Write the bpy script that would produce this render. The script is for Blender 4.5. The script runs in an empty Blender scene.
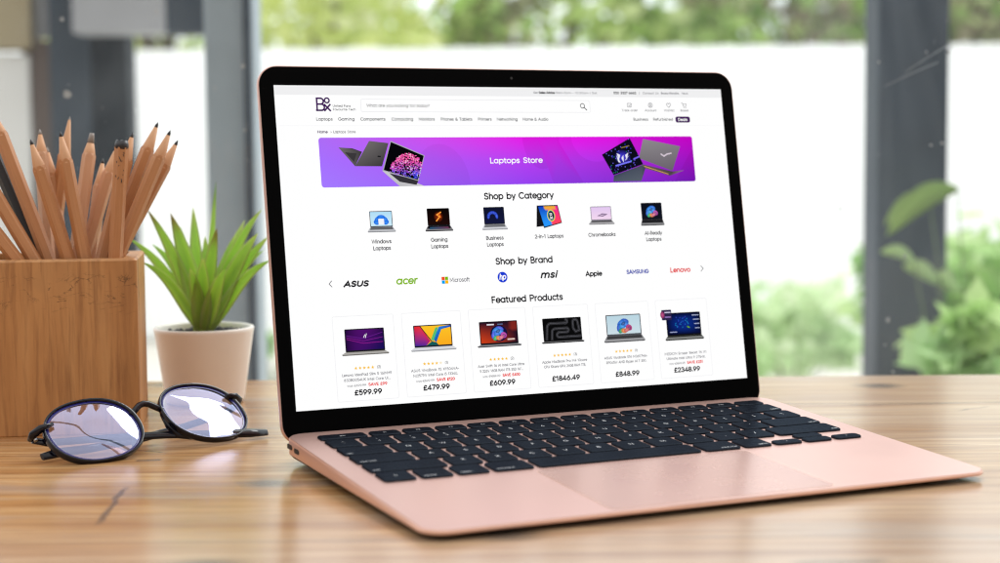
import bpy, bmesh, math, random
from mathutils import Vector, Matrix
random.seed(7)
PI = math.pi
sc = bpy.context.scene
C = sc.collection

# ------------------------------------------------------------------ helpers
def s2l(c):
    return c/12.92 if c <= .04045 else ((c+.055)/1.055)**2.4
def rgb(r, g, b):
    return (s2l(r/255), s2l(g/255), s2l(b/255), 1)

class MB:
    """collects faces for ONE mesh"""
    def __init__(s):
        s.v = []; s.f = []; s.m = []; s.c = []; s.sm = []
    def vert(s, p, col=None):
        s.v.append(tuple(p)); s.c.append(col or (1, 1, 1, 1)); return len(s.v)-1
    def face(s, idx, m=0, sm=False):
        s.f.append(tuple(idx)); s.m.append(m); s.sm.append(sm)
    def poly(s, pts, m=0, col=None, sm=False):
        s.face([s.vert(p, col) for p in pts], m, sm)
    def rings(s, rings, m=0, cap0=True, cap1=True, sm=True, closed=True, col=None):
        ids = [[s.vert(p, (col[k] if col else None)) for p in r] for k, r in enumerate(rings)]
        n = len(ids[0])
        for a, b in zip(ids, ids[1:]):
            for i in range(n if closed else n-1):
                j = (i+1) % n
                s.face((a[i], a[j], b[j], b[i]), m, sm)
        if cap0: s.face(ids[0][::-1], m)
        if cap1: s.face(ids[-1], m)
    def box(s, x0, x1, y0, y1, z0, z1, m=0, bev=0):
        if bev <= 0:
            o = lambda d: [(x0+d, y0+d), (x1-d, y0+d), (x1-d, y1-d), (x0+d, y1-d)]
            s.rings([[(x, y, z0) for x, y in o(0)], [(x, y, z1) for x, y in o(0)]], m, sm=False)
        else:
            o = lambda d: rrect(x0+d, x1-d, y0+d, y1-d, bev*1.2, 3)
            s.rings([[(x, y, z0) for x, y in o(bev)], [(x, y, z0+bev) for x, y in o(0)],
                     [(x, y, z1-bev) for x, y in o(0)], [(x, y, z1) for x, y in o(bev)]], m, sm=False)
    def tube(s, pts, rad, n=8, m=0, flat=1.0, up=None, cap=True, closed=False):
        pts = [Vector(p) for p in pts]
        if not hasattr(rad, '__len__'): rad = [rad]*len(pts)
        rr = []; N = len(pts)
        prev = None
        for i, p in enumerate(pts):
            if closed: t = pts[(i+1) % N]-pts[i-1]
            else: t = pts[min(i+1, N-1)]-pts[max(i-1, 0)]
            t.normalize()
            u = Vector(up) if up else (prev or Vector((0, 0, 1)))
            if abs(u.dot(t)) > .98: u = Vector((1, 0, 0))
            u = (u-t*u.dot(t)).normalized(); prev = u
            w = t.cross(u)
            rr.append([p+u*math.cos(a)*rad[i]*flat+w*math.sin(a)*rad[i] for a in [2*PI*k/n for k in range(n)]])
        if closed: rr.append(rr[0]); cap = False
        s.rings(rr, m, cap, cap)
    def lathe(s, prof, n=48, m=0, cap0=False, cap1=False):
        s.rings([[(r*math.cos(2*PI*k/n), r*math.sin(2*PI*k/n), z) for k in range(n)] for r, z in prof], m, cap0, cap1)
    def build(s, name, mats, parent=None, colors=False):
        me = bpy.data.meshes.new(name)
        me.from_pydata(s.v, [], s.f)
        for mt in (mats if isinstance(mats, (list, tuple)) else [mats]): me.materials.append(mt)
        me.polygons.foreach_set('material_index', s.m)
        me.polygons.foreach_set('use_smooth', s.sm)
        if colors:
            a = me.color_attributes.new('Col', 'FLOAT_COLOR', 'POINT')
            a.data.foreach_set('color', [x for c in s.c for x in c])
        me.update()
        o = bpy.data.objects.new(name, me); C.objects.link(o)
        if parent: o.parent = parent
        return o

def rrect(x0, x1, y0, y1, r, n=6):
    o = []
    for cx, cy, a0 in ((x1-r, y1-r, 0), (x0+r, y1-r, 90), (x0+r, y0+r, 180), (x1-r, y0+r, 270)):
        for k in range(n+1):
            a = math.radians(a0+90*k/n); o.append((cx+r*math.cos(a), cy+r*math.sin(a)))
    return o

def tag(o, label=None, cat=None, group=None, kind=None):
    if label: o['label'] = label
    if cat: o['category'] = cat
    if group: o['group'] = group
    if kind: o['kind'] = kind
    return o
def thing(name, label, cat, loc=(0, 0, 0), rot=(0, 0, 0), group=None):
    o = bpy.data.objects.new(name, None); o.empty_display_size = .02; C.objects.link(o)
    o.location = loc; o.rotation_euler = rot
    return tag(o, label, cat, group)

# ------------------------------------------------------------------ materials
class NT:
    def __init__(s, name):
        s.mat = bpy.data.materials.new(name); s.mat.use_nodes = True
        s.t = s.mat.node_tree; s.t.nodes.clear()
        s.out = s.n('ShaderNodeOutputMaterial')
    def n(s, typ, ins=None, **kw):
        nd = s.t.nodes.new(typ)
        for k, v in kw.items(): setattr(nd, k, v)
        for k, v in (ins or {}).items():
            if hasattr(v, 'is_output'): s.t.links.new(v, nd.inputs[k])
            else: nd.inputs[k].default_value = v
        return nd
    def coords(s, scale=(1, 1, 1), kind='Object', rot=(0, 0, 0)):
        return s.n('ShaderNodeMapping', {'Vector': s.n('ShaderNodeTexCoord').outputs[kind], 'Scale': scale, 'Rotation': rot}).outputs[0]
    def noise(s, vec, scale, detail=5, rough=.6, dist=0):
        return s.n('ShaderNodeTexNoise', {'Vector': vec, 'Scale': scale, 'Detail': detail, 'Roughness': rough, 'Distortion': dist}).outputs['Fac']
    def ramp(s, fac, stops, interp='LINEAR'):
        r = s.n('ShaderNodeValToRGB', {'Fac': fac}); e = r.color_ramp.elements
        r.color_ramp.interpolation = interp
        while len(e) < len(stops): e.new(.5)
        for x, (p, c) in zip(e, stops):
            x.position = p; x.color = c if len(c) == 4 else (*c, 1)
        return r.outputs[0]
    def mix(s, fac, a, b, mode='MIX'):
        m = s.n('ShaderNodeMix', data_type='RGBA', blend_type=mode)
        for k, v in ((0, fac), (6, a), (7, b)):
            if hasattr(v, 'is_output'): s.t.links.new(v, m.inputs[k])
            else: m.inputs[k].default_value = v
        return m.outputs[2]
    def math(s, op, a, b=0.0, c=0.0):
        m = s.n('ShaderNodeMath', operation=op)
        for k, v in ((0, a), (1, b), (2, c)):
            if hasattr(v, 'is_output'): s.t.links.new(v, m.inputs[k])
            else: m.inputs[k].default_value = v
        return m.outputs[0]
    def bump(s, h, strength=.2, dist=.001):
        return s.n('ShaderNodeBump', {'Height': h, 'Strength': strength, 'Distance': dist}).outputs[0]
    def bsdf(s, **kw):
        b = s.n('ShaderNodeBsdfPrincipled', {k.replace('_', ' '): v for k, v in kw.items()})
        s.t.links.new(b.outputs[0], s.out.inputs[0]); return b
    def surf(s, sh):
        s.t.links.new(sh, s.out.inputs[0])

def plain(name, col, rough=.5, metal=0, spec=.5, var=.06, scale=40, **kw):
    t = NT(name)
    nz = t.noise(t.coords(), scale, 4)
    c = t.mix(nz, (*[x*(1-var) for x in col[:3]], 1), (*[min(1, x*(1+var)) for x in col[:3]], 1))
    rg = t.math('MULTIPLY_ADD', nz, .12, rough-.06)
    t.bsdf(Base_Color=c, Roughness=rg, Metallic=metal, Specular_IOR_Level=spec, **kw)
    return t.mat

M = {}
def mk_alu(name, col, rough, coat=0):
    t = NT(name)
    nz = t.noise(t.coords((1, 1, 1)), 900, 2)
    sm = t.noise(t.coords((1, 1, 1)), 22, 5, .65, .7)
    b = t.bsdf(Base_Color=t.mix(sm, tuple(x*.955 for x in col[:3])+(1,), tuple(min(1, x*1.035) for x in col[:3])+(1,)), Metallic=.5, Roughness=t.math('MULTIPLY_ADD', sm, .06, rough-.03), Coat_Weight=coat, Coat_Roughness=.12,
               Normal=t.bump(nz, .05, .0002))
    return t.mat
M['alu'] = mk_alu('rose_gold_aluminium', (.66, .42, .365, 1), .36)
M['alu_side'] = mk_alu('rose_gold_edge', (.78, .46, .34, 1), .3)
M['pad'] = mk_alu('trackpad_glass', (.60, .355, .295, 1), .27, .12)
M['bezel'] = plain('black_bezel', (.0012, .0012, .0014), .25, spec=.03, var=.02)
M['hinge'] = plain('black_hinge', (.004, .004, .005), .5, spec=.2)
def mk_key():
    t = NT('black_key')
    nz = t.noise(t.coords(), 260, 3)
    d = t.n('ShaderNodeBsdfDiffuse', {'Color': (.007, .008, .012, 1)})
    g = t.n('ShaderNodeBsdfGlossy', {'Color': (.58, .74, .95, 1), 'Roughness': t.math('MULTIPLY_ADD', nz, .14, .20)})
    mx = t.n('ShaderNodeMixShader', {0: .034, 1: d.outputs[0], 2: g.outputs[0]})
    t.surf(mx.outputs[0]); return t.mat
M['key'] = mk_key()
M['legend'] = plain('key_legend', (.7, .72, .75), .5)
M['port'] = plain('port_dark', (.01, .008, .008), .6)
M['underside_shade'] = plain('underside_painted_shade', (.035, .022, .018), .6, spec=.2)  # rose gold case darkened in its colour to stand for shade below
M['rubber'] = plain('rubber_foot', (.015, .015, .015), .8)

def mk_screen():
    t = NT('screen_pixels')
    a = t.n('ShaderNodeVertexColor', layer_name='Col')
    e = t.n('ShaderNodeEmission', {'Color': a.outputs[0], 'Strength': 1.0})
    t.surf(e.outputs[0]); return t.mat
M['screen'] = mk_screen()

def mk_table():
    t = NT('varnished_oak_table')
    v = t.coords((1, 1, 1))
    sep = t.n('ShaderNodeSeparateXYZ', {'Vector': v})
    # warp the grain a little
    wob = t.noise(t.coords((1.6, 5, 1)), 1.6, 3)
    fine = t.noise(t.coords((3.0, 120, 1)), 2.4, 7, .68, .5)
    pore = t.noise(t.coords((16, 420, 1)), 1.6, 4, .6)
    mid = t.noise(t.coords((1.3, 22, 1)), 1.7, 4, .55, 1.4)
    big = t.noise(t.coords((.8, 4.2, 1)), 1.5, 3, .5)
    ring = t.n('ShaderNodeTexWave', {'Vector': t.coords((1.0, 9, 1)), 'Scale': 3.4, 'Distortion': 9.0, 'Detail': 4, 'Detail Scale': 1.1, 'Detail Roughness': .55},
               wave_type='BANDS', bands_direction='Y').outputs['Fac']
    base = t.ramp(mid, [(.27, (.31, .132, .044)), (.40, (.47, .240, .092)), (.54, (.59, .345, .15)), (.72, (.72, .48, .26))])
    base = t.mix(t.math('MULTIPLY', ring, .30), base, (.36, .160, .055, 1))
    base = t.mix(t.ramp(fine, [(.47, (0, 0, 0)), (.66, (.7, .7, .7))]), base, (.27, .125, .05, 1))
    base = t.mix(t.ramp(pore, [(.52, (0, 0, 0)), (.66, (.55, .55, .55))]), base, (.17, .085, .04, 1))
    # blue grey stains
    stn = t.noise(t.coords((3.4, 11, 1)), 1.5, 5, .6, .5)
    base = t.mix(t.ramp(stn, [(.56, (0, 0, 0)), (.70, (.55, .55, .55))]), base, (.33, .29, .265, 1))
    # grey weathered streaks, with window reflection painted in as paler grey to the right
    gx = t.math('MULTIPLY_ADD', sep.outputs[0], 1.6, .06)
    gz = t.math('ADD', t.math('MULTIPLY', t.ramp(big, [(.45, (0, 0, 0)), (.72, (1, 1, 1))]), .75), gx)
    gz = t.math('MULTIPLY', t.math('MAXIMUM', gz, 0), .46)
    base = t.mix(t.math('MINIMUM', gz, .72), base, t.mix(mid, (.40, .345, .29, 1), (.74, .65, .55, 1)))
    # two plank seams
    pl = t.math('ADD', sep.outputs[1], t.math('MULTIPLY', wob, .004))
    sA = t.math('LESS_THAN', t.math('ABSOLUTE', t.math('SUBTRACT', pl, 1.0725)), .0011)
    sB = t.math('LESS_THAN', t.math('ABSOLUTE', t.math('SUBTRACT', pl, .7005)), .0009)
    seam = t.math('MAXIMUM', sA, sB)
    base = t.mix(t.math('MULTIPLY', seam, .7), base, (.10, .055, .035, 1))
    # cooler, worn band close to the front edge
    wr = t.math('MULTIPLY', t.ramp(t.math('ADD', sep.outputs[1], t.math('MULTIPLY', big, .12)), [(.70, (1, 1, 1)), (.83, (0, 0, 0))]), .42)
    base = t.mix(wr, base, t.mix(mid, (.34, .27, .22, 1), (.66, .56, .48, 1)))
    # small knots
    vv = t.n('ShaderNodeTexVoronoi', {'Vector': t.coords((8.0, 9.5, 1)), 'Scale': 1.0, 'Randomness': 1.0}, voronoi_dimensions='2D')
    gate = t.math('LESS_THAN', t.n('ShaderNodeSeparateColor', {'Color': vv.outputs['Color']}).outputs[0], .26)
    kd = t.math('ADD', vv.outputs['Distance'], t.math('MULTIPLY', t.math('SUBTRACT', fine, .5), .16))
    kn = t.math('MULTIPLY', t.ramp(kd, [(.045, (1, 1, 1)), (.12, (.35, .35, .35)), (.17, (0, 0, 0))]), gate)
    base = t.mix(t.math('MULTIPLY', kn, .8), base, (.12, .095, .08, 1))
    # long diagonal crack and a short curl near the glasses
    def crack(cx, cy, ang, ln, wd, k):
        m = t.n('ShaderNodeMapping', {'Vector': t.n('ShaderNodeTexCoord').outputs['Object'], 'Location': (cx, cy, 0), 'Rotation': (0, 0, ang)}, vector_type='TEXTURE').outputs[0]
        q = t.n('ShaderNodeSeparateXYZ', {'Vector': m})
        yy = t.math('ABSOLUTE', t.math('ADD', q.outputs[1], t.math('MULTIPLY', t.math('SUBTRACT', t.noise(t.coords((60, 60, 1)), 1.0, 3), .5), .006)))
        a_ = t.ramp(t.math('DIVIDE', yy, wd), [(.3, (1, 1, 1)), (1.0, (0, 0, 0))])
        b_ = t.ramp(t.math('DIVIDE', t.math('ABSOLUTE', q.outputs[0]), ln), [(.7, (1, 1, 1)), (1.0, (0, 0, 0))])
        return t.math('MULTIPLY', t.math('MULTIPLY', a_, b_), k)
    for c_ in ((-.185, .775, 1.64, .046, .0022, .8), (-.192, .889, .15, .008, .004, .75), (-.196, .915, -.5, .012, .0012, .7), (.262, 1.066, .05, .045, .0016, .6), (.30, 1.045, .6, .016, .0015, .6), (.135, .655, .1, .022, .006, .5), (.36, .80, .08, .06, .002, .45), (-.30, .905, .02, .03, .0014, .6)):
        base = t.mix(crack(*c_), base, (.11, .085, .07, 1))
    rg = t.math('MULTIPLY_ADD', fine, .22, .09)
    h = t.math('SUBTRACT', t.math('MULTIPLY', fine, .5), t.math('MULTIPLY', seam, 1.5))
    t.bsdf(Base_Color=base, Roughness=rg, Specular_IOR_Level=.5, Normal=t.bump(h, .22, .0006))
    return t.mat
M['table'] = mk_table()

def mk_boxwood():
    t = NT('oak_box')
    fine = t.noise(t.coords((70, 70, 5)), 3.2, 6, .65, .4)
    mid = t.noise(t.coords((26, 26, 2.6)), 1.3, 4, .55, 1.2)
    base = t.ramp(mid, [(.28, (.36, .155, .048)), (.5, (.51, .24, .083)), (.72, (.60, .315, .122))])
    base = t.mix(t.ramp(fine, [(.46, (0, 0, 0)), (.70, (.75, .75, .75))]), base, (.27, .11, .036, 1))
    st = t.noise(t.coords((9, 9, 6)), 2.2, 4)
    base = t.mix(t.ramp(st, [(.52, (0, 0, 0)), (.78, (.55, .55, .55))]), base, (.30, .15, .07, 1))
    cr = t.noise(t.coords((14, 14, 30)), 2.6, 5, .6, 1.5)
    sep = t.n('ShaderNodeSeparateXYZ', {'Vector': t.coords()})
    up = t.ramp(t.math('MULTIPLY', sep.outputs[2], 10.0), [(.70, (0, 0, 0)), (.80, (1, 1, 1)), (.93, (.9, .9, .9)), (.97, (0, 0, 0))])
    ln = t.math('MULTIPLY', t.ramp(t.math('ABSOLUTE', t.math('SUBTRACT', cr, .5)), [(.004, (1, 1, 1)), (.014, (0, 0, 0))]), t.ramp(t.noise(t.coords((30, 30, 60)), 1.3, 3), [(.46, (0, 0, 0)), (.56, (1, 1, 1))]))
    base = t.mix(t.math('MULTIPLY', t.math('MULTIPLY', ln, up), .8), base, (.06, .03, .015, 1))
    t.bsdf(Base_Color=base, Roughness=.52, Normal=t.bump(fine, .25, .0005))
    return t.mat
M['box'] = mk_boxwood()

def mk_pencil(name, a, b, rough=.45):
    t = NT(name)
    oi = t.n('ShaderNodeObjectInfo').outputs['Random']
    v = t.n('ShaderNodeVectorMath', {0: t.coords((420, 420, 14)), 1: t.n('ShaderNodeCombineXYZ', {'X': t.math('MULTIPLY', oi, 90)}).outputs[0]}, operation='ADD').outputs[0]
    nz = t.noise(v, 2.0, 5, .6, .6)
    c = t.mix(nz, a, b)
    c = t.mix(t.math('MULTIPLY', oi, .4), c, (a[0]*1.0, a[1]*.86, a[2]*.72, 1))
    t.bsdf(Base_Color=c, Roughness=rough, Normal=t.bump(nz, .12, .0003))
    return t.mat
M['pencil'] = mk_pencil('cedar_pencil', (.42, .185, .070, 1), (.68, .355, .17, 1))
M['pencil_pale'] = mk_pencil('pale_pencil', (.60, .33, .19, 1), (.76, .50, .34, 1))
M['pencil_black'] = plain('black_lacquer', (.012, .012, .014), .35)
M['tipwood'] = mk_pencil('sharpened_wood', (.56, .29, .14, 1), (.74, .45, .27, 1), .6)
M['pale_lead'] = plain('pale_graphite', (.30, .27, .25), .5)
M['lead'] = plain('graphite', (.03, .03, .034), .4)

M['pot'] = plain('cream_ceramic_pot', (.90, .845, .78), .32, var=.035, scale=25)
M['soil'] = plain('dark_gravel', (.055, .056, .065), .8, var=.6, scale=600)

def mk_leaf(name, trans=.35, rough=.35):
    t = NT(name)
    a = t.n('ShaderNodeVertexColor', layer_name='Col').outputs[0]
    nz = t.noise(t.coords((300, 300, 20)), 1.0, 3)
    c = t.mix(t.math('MULTIPLY', nz, .25), a, t.mix(1.0, a, (.6, .8, .4, 1), 'MULTIPLY'))
    b = t.n('ShaderNodeBsdfPrincipled', {'Base Color': c, 'Roughness': rough, 'Specular IOR Level': .4})
    tr = t.n('ShaderNodeBsdfTranslucent', {'Color': c})
    mx = t.n('ShaderNodeMixShader', {0: trans, 1: b.outputs[0], 2: tr.outputs[0]})
    t.surf(mx.outputs[0]); return t.mat
M['leaf'] = mk_leaf('succulent_leaf', .6)
M['foliage'] = mk_leaf('foliage', .45, .5)
M['stem'] = plain('green_stem', (.16, .22, .10), .8)
M['bark'] = plain('bark', (.10, .075, .055), .9, var=.3, scale=12)

M['frame'] = plain('dark_frame', (.003, .003, .008), .09, spec=.38, var=.02)
M['lens_edge'] = plain('violet_lens_edge', (.022, .02, .16), .12, spec=.5, var=.02)
M['frame_clear'] = plain('pale_nose_pad', (.55, .55, .58), .2)
M['metal'] = plain('hinge_metal', (.6, .6, .62), .25, metal=1)
def mk_lens():
    t = NT('coated_lens')
    lw = t.n('ShaderNodeLayerWeight', {'Blend': .35}).outputs['Facing']
    g = t.n('ShaderNodeBsdfGlossy', {'Color': (.64, .68, .98, 1), 'Roughness': .012})
    tr = t.n('ShaderNodeBsdfTransparent', {'Color': (.93, .92, 1.0, 1)})
    f = t.math('MULTIPLY_ADD', lw, .42, .26)
    mx = t.n('ShaderNodeMixShader', {0: f, 1: tr.outputs[0], 2: g.outputs[0]})
    t.surf(mx.outputs[0]); return t.mat
M['lens'] = mk_lens()
def mk_pane():
    t = NT('window_glass')
    lw = t.n('ShaderNodeLayerWeight', {'Blend': .5}).outputs['Facing']
    fr = t.math('MULTIPLY_ADD', t.math('POWER', lw, 5.0), .5, .012)
    g = t.n('ShaderNodeBsdfGlossy', {'Color': (1, 1, 1, 1), 'Roughness': .02})
    tr = t.n('ShaderNodeBsdfTransparent', {'Color': (.97, .98, .98, 1)})
    mx = t.n('ShaderNodeMixShader', {0: fr, 1: tr.outputs[0], 2: g.outputs[0]})
    d = t.n('ShaderNodeBsdfTranslucent', {'Color': (.9, .92, .95, 1)})
    sm = t.noise(t.coords((3, 3, 1.2)), 2.0, 5, .6, .8)
    sm = t.ramp(sm, [(.45, (.006, .006, .006)), (.8, (.045, .045, .045))])
    m2 = t.n('ShaderNodeMixShader', {0: sm, 1: mx.outputs[0], 2: d.outputs[0]})
    t.surf(m2.outputs[0]); return t.mat
M['pane'] = mk_pane()
M['speck'] = plain('dried_droplet', (.42, .46, .48), .7)
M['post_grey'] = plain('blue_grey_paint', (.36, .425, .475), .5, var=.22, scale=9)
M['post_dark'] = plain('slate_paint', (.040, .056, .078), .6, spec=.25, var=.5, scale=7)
M['navy'] = plain('navy_paint', (.010, .016, .024), .6, spec=.15, var=.3, scale=6)
M['brown'] = plain('brown_board', (.15, .105, .085), .7, var=.25, scale=5)
M['beige'] = plain('beige_board', (.40, .33, .20), .7, var=.08, scale=5)
M['white'] = plain('white_paint', (.88, .88, .87), .6, var=.03, scale=4)
M['fence_paint'] = plain('weathered_white_boards', (.84, .86, .87), .7, var=.10, scale=.9)
M['palegrey'] = plain('pale_grey_paint', (.42, .43, .46), .6, var=.15, scale=4)
M['ground'] = plain('pale_paving', (.62, .60, .54), .9, var=.12, scale=3)
M['tablewood_edge'] = M['table']

# ------------------------------------------------------------------ camera
HCAM = .1658; RX, RY = 1.4923, .0078; F = 1656.7
Rc = Matrix.Rotation(RY, 3, 'Y') @ Matrix.Rotation(RX, 3, 'X')
def at(px, py, Y):
    """point (m) at depth Y (m) seen at photo pixel px, py"""
    d = Rc @ Vector(((px-500)/F, -(py-281.5)/F, -1))
    return Vector((0, 0, HCAM)) + d*(Y/d.y)
cam = bpy.data.cameras.new('camera'); co = bpy.data.objects.new('camera', cam); C.objects.link(co)
co.location = (0, 0, HCAM); co.rotation_euler = (RX, RY, 0)
cam.sensor_width = 36; cam.lens = F/1000*36
cam.clip_start = .02; cam.clip_end = 400
cam.dof.use_dof = True; cam.dof.focus_distance = .935; cam.dof.aperture_fstop = 6.0
cam.dof.aperture_blades = 9
sc.camera = co
sc.view_settings.view_transform = 'Standard'; sc.view_settings.look = 'None'
sc.view_settings.exposure = 0; sc.view_settings.gamma = 1
sc.cycles.use_denoising = True; sc.cycles.filter_width = 1.15
sc.cycles.max_bounces = 8; sc.cycles.transparent_max_bounces = 16
sc.cycles.caustics_reflective = False; sc.cycles.caustics_refractive = False

# ------------------------------------------------------------------ stroke alphabet for the writing
GL = {
'a': "58|A 27 25 23 25 0 360|P 50 50 50 0", 'b': "58|A 31 25 23 25 0 360|P 8 72 8 0", 'c': "48|A 29 25 23 25 45 315",
'd': "58|A 27 25 23 25 0 360|P 50 72 50 0", 'e': "54|A 28 25 23 25 0 322|P 5 25 51 25", 'f': "30|A 24 58 12 14 80 180|P 12 58 12 0|P 2 48 26 48",
'g': "58|A 27 25 23 25 0 360|P 50 50 50 -3|A 27 -3 23 17 205 360", 'h': "54|P 8 72 8 0|A 27 28 19 22 0 180|P 46 28 46 0",
'i': "18|P 9 49 9 0|P 9 64 9 71", 'j': "18|P 9 49 9 -10|A 0 -10 9 9 -90 0|P 9 64 9 71", 'k': "48|P 8 72 8 0|P 42 49 9 20|P 19 29 44 0",
'l': "18|P 9 72 9 0", 'm': "82|P 8 50 8 0|A 24.5 30 16.5 20 0 180|P 41 30 41 0|A 57.5 30 16.5 20 0 180|P 74 30 74 0",
'n': "54|P 8 50 8 0|A 27 28 19 22 0 180|P 46 28 46 0", 'o': "56|A 28 25 24 25 0 360", 'p': "58|A 31 25 23 25 0 360|P 8 50 8 -20",
'q': "58|A 27 25 23 25 0 360|P 50 50 50 -20", 'r': "34|P 8 50 8 0|A 26 30 18 20 80 180", 's': "44|A 22 37.5 14 12.5 20 270|A 22 12.5 15 12.5 -160 90",
't': "32|P 13 64 13 10|A 23 10 10 10 180 285|P 2 48 28 48", 'u': "54|P 8 50 8 22|A 27 22 19 22 180 360|P 46 50 46 0", 'v': "48|P 4 50 24 0 44 50",
'w': "72|P 4 50 20 0 36 48 52 0 68 50", 'x': "46|P 5 50 41 0|P 41 50 5 0", 'y': "48|P 4 50 25 2|P 45 50 17 -20", 'z': "44|P 5 50 38 50 5 0 40 0",
'A': "68|P 4 0 34 70 64 0|P 14 22 54 22", 'B': "56|P 9 0 9 70 28 70|A 28 53 17 17 -90 90|P 9 36 30 36|A 30 18 20 18 -90 90|P 30 0 9 0",
'C': "70|A 38 35 33 35 45 315", 'D': "66|P 9 0 9 70 26 70|A 26 35 34 35 -90 90|P 26 0 9 0", 'E': "50|P 44 70 9 70 9 0 44 0|P 9 36 40 36",
'F': "48|P 42 70 9 70 9 0|P 9 36 38 36", 'G': "74|A 38 35 33 35 45 360|P 40 33 71 33", 'H': "68|P 9 70 9 0|P 59 70 59 0|P 9 36 59 36",
'I': "20|P 10 70 10 0", 'J': "44|P 36 70 36 20|A 20 20 16 20 190 360", 'K': "60|P 9 70 9 0|P 52 70 9 28|P 24 42 55 0", 'L': "46|P 9 70 9 0 42 0",
'M': "82|P 9 0 9 70 41 20 73 70 73 0", 'N': "70|P 9 0 9 70 61 0 61 70", 'O': "76|A 38 35 34 35 0 360",
'P': "56|P 9 0 9 70 30 70|A 30 50 20 20 -90 90|P 30 30 9 30", 'Q': "76|A 38 35 34 35 0 360|P 44 20 66 -2", 'R': "58|P 9 0 9 70 30 70|A 30 50 20 20 -90 90|P 30 30 9 30|P 28 30 52 0",
'S': "56|A 28 52.5 19 17.5 20 270|A 28 17.5 21 17.5 -160 90", 'T': "54|P 4 70 50 70|P 27 70 27 0", 'U': "66|P 9 70 9 26|A 33 26 24 26 180 360|P 57 26 57 70",
'V': "64|P 4 70 32 0 60 70", 'W': "92|P 4 70 24 0 46 66 68 0 88 70", 'X': "60|P 5 70 55 0|P 55 70 5 0", 'Y': "58|P 4 70 29 34 54 70|P 29 34 29 0", 'Z': "56|P 6 70 50 70 6 0 51 0",
'0': "60|A 30 35 24 35 0 360", '1': "36|P 6 58 22 70 22 0", '2': "54|A 27 49 20 21 -35 175|P 43 37 6 0 49 0", '3': "54|A 26 53 18 17 -90 150|A 26 18 21 18 -150 90",
'4': "58|P 40 0 40 70 5 17 54 17", '5': "54|P 45 70 14 70 10 38|A 27 23 21 23 -150 130", '6': "56|A 28 22 21 22 0 360|P 38 70 10 34", '7': "50|P 5 70 45 70 18 0",
'8': "54|A 27 53 17 17 0 360|A 27 18 21 18 0 360", '9': "56|A 28 48 21 22 0 360|P 18 0 46 36",
'£': "54|A 32 50 16 20 20 180|P 16 50 16 0|P 6 0 48 0|P 6 34 38 34", '.': "18|P 9 0 9 7", ',': "18|P 10 6 6 -10", '-': "34|P 5 26 29 26", '?': "46|A 23 52 17 18 -60 170|P 29 35 23 28 23 18|P 23 0 23 7",
'&': "62|A 27 54 14 16 -40 220|P 16 44 56 0|A 26 18 21 18 150 330|P 44 8 56 30", '(': "24|A 30 27 22 46 125 235", ')': "24|A -6 27 22 46 -55 55", '/': "30|P 3 -6 27 74",
'|': "18|P 9 -12 9 74", '>': "40|P 8 46 30 25 8 4", '<': "40|P 30 46 8 25 30 4", '"': "26|P 8 70 8 54|P 18 70 18 54", "'": "14|P 7 70 7 54", '=': "50|P 6 34 44 34|P 6 16 44 16",
'+': "50|P 6 25 44 25|P 25 44 25 6", ';': "18|P 9 0 9 7|P 9 36 9 43", ':': "18|P 9 0 9 7|P 9 36 9 43", '[': "26|P 20 72 9 72 9 -8 20 -8", ']': "26|P 6 72 17 72 17 -8 6 -8",
'`': "24|P 8 70 16 56", '\\': "30|P 3 74 27 -6", ' ': "34", '~': "50|P 6 22 18 30 32 20 44 28",
}
_G = {}
def glyph(ch, seg):
    k = (ch, seg)
    if k in _G: return _G[k]
    p = GL.get(ch, GL['o']).split('|'); st = []
    for e in p[1:]:
        q = e.split(); v = [float(x) for x in q[1:]]
        if q[0] == 'P': st.append([(v[i], v[i+1]) for i in range(0, len(v), 2)])
        else:
            n = max(3, int(seg*abs(v[5]-v[4])/360))
            st.append([(v[0]+v[2]*math.cos(math.radians(v[4]+(v[5]-v[4])*i/n)), v[1]+v[3]*math.sin(math.radians(v[4]+(v[5]-v[4])*i/n))) for i in range(n+1)])
    _G[k] = (float(p[0]), st); return _G[k]
def text_width(s):
    return sum(glyph(c, 14)[0]+4 for c in s)-4
def stroke_quads(pts, w):
    """offset a polyline into quads, mitred"""
    n = len(pts); L = []; Rr = []
    closed = n > 3 and math.dist(pts[0], pts[-1]) < 1e-6
    for i in range(n):
        if closed: a, b = (pts[i-1] if i else pts[-2]), (pts[i+1] if i < n-1 else pts[1])
        else: a, b = pts[max(i-1, 0)], pts[min(i+1, n-1)]
        p = pts[i]
        def nrm(u, v):
            dx, dy = v[0]-u[0], v[1]-u[1]; d = math.hypot(dx, dy) or 1
            return (-dy/d, dx/d)
        n1 = nrm(a, p) if a != p else nrm(p, b)
        n2 = nrm(p, b) if b != p else n1
        mx, my = n1[0]+n2[0], n1[1]+n2[1]; d = math.hypot(mx, my) or 1
        mx, my = mx/d, my/d
        sc_ = min(1/max(mx*n1[0]+my*n1[1], .35), 2.2)*w/2
        ex = ey = 0
        if not closed and i in (0, n-1):
            t = (n1[1], -n1[0]) if i else (-n2[1], n2[0])
            ex, ey = t[0]*w*.35, t[1]*w*.35
        L.append((p[0]+mx*sc_+ex, p[1]+my*sc_+ey)); Rr.append((p[0]-mx*sc_+ex, p[1]-my*sc_+ey))
    return [(L[i], Rr[i], Rr[i+1], L[i+1]) for i in range(n-1)]

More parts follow.
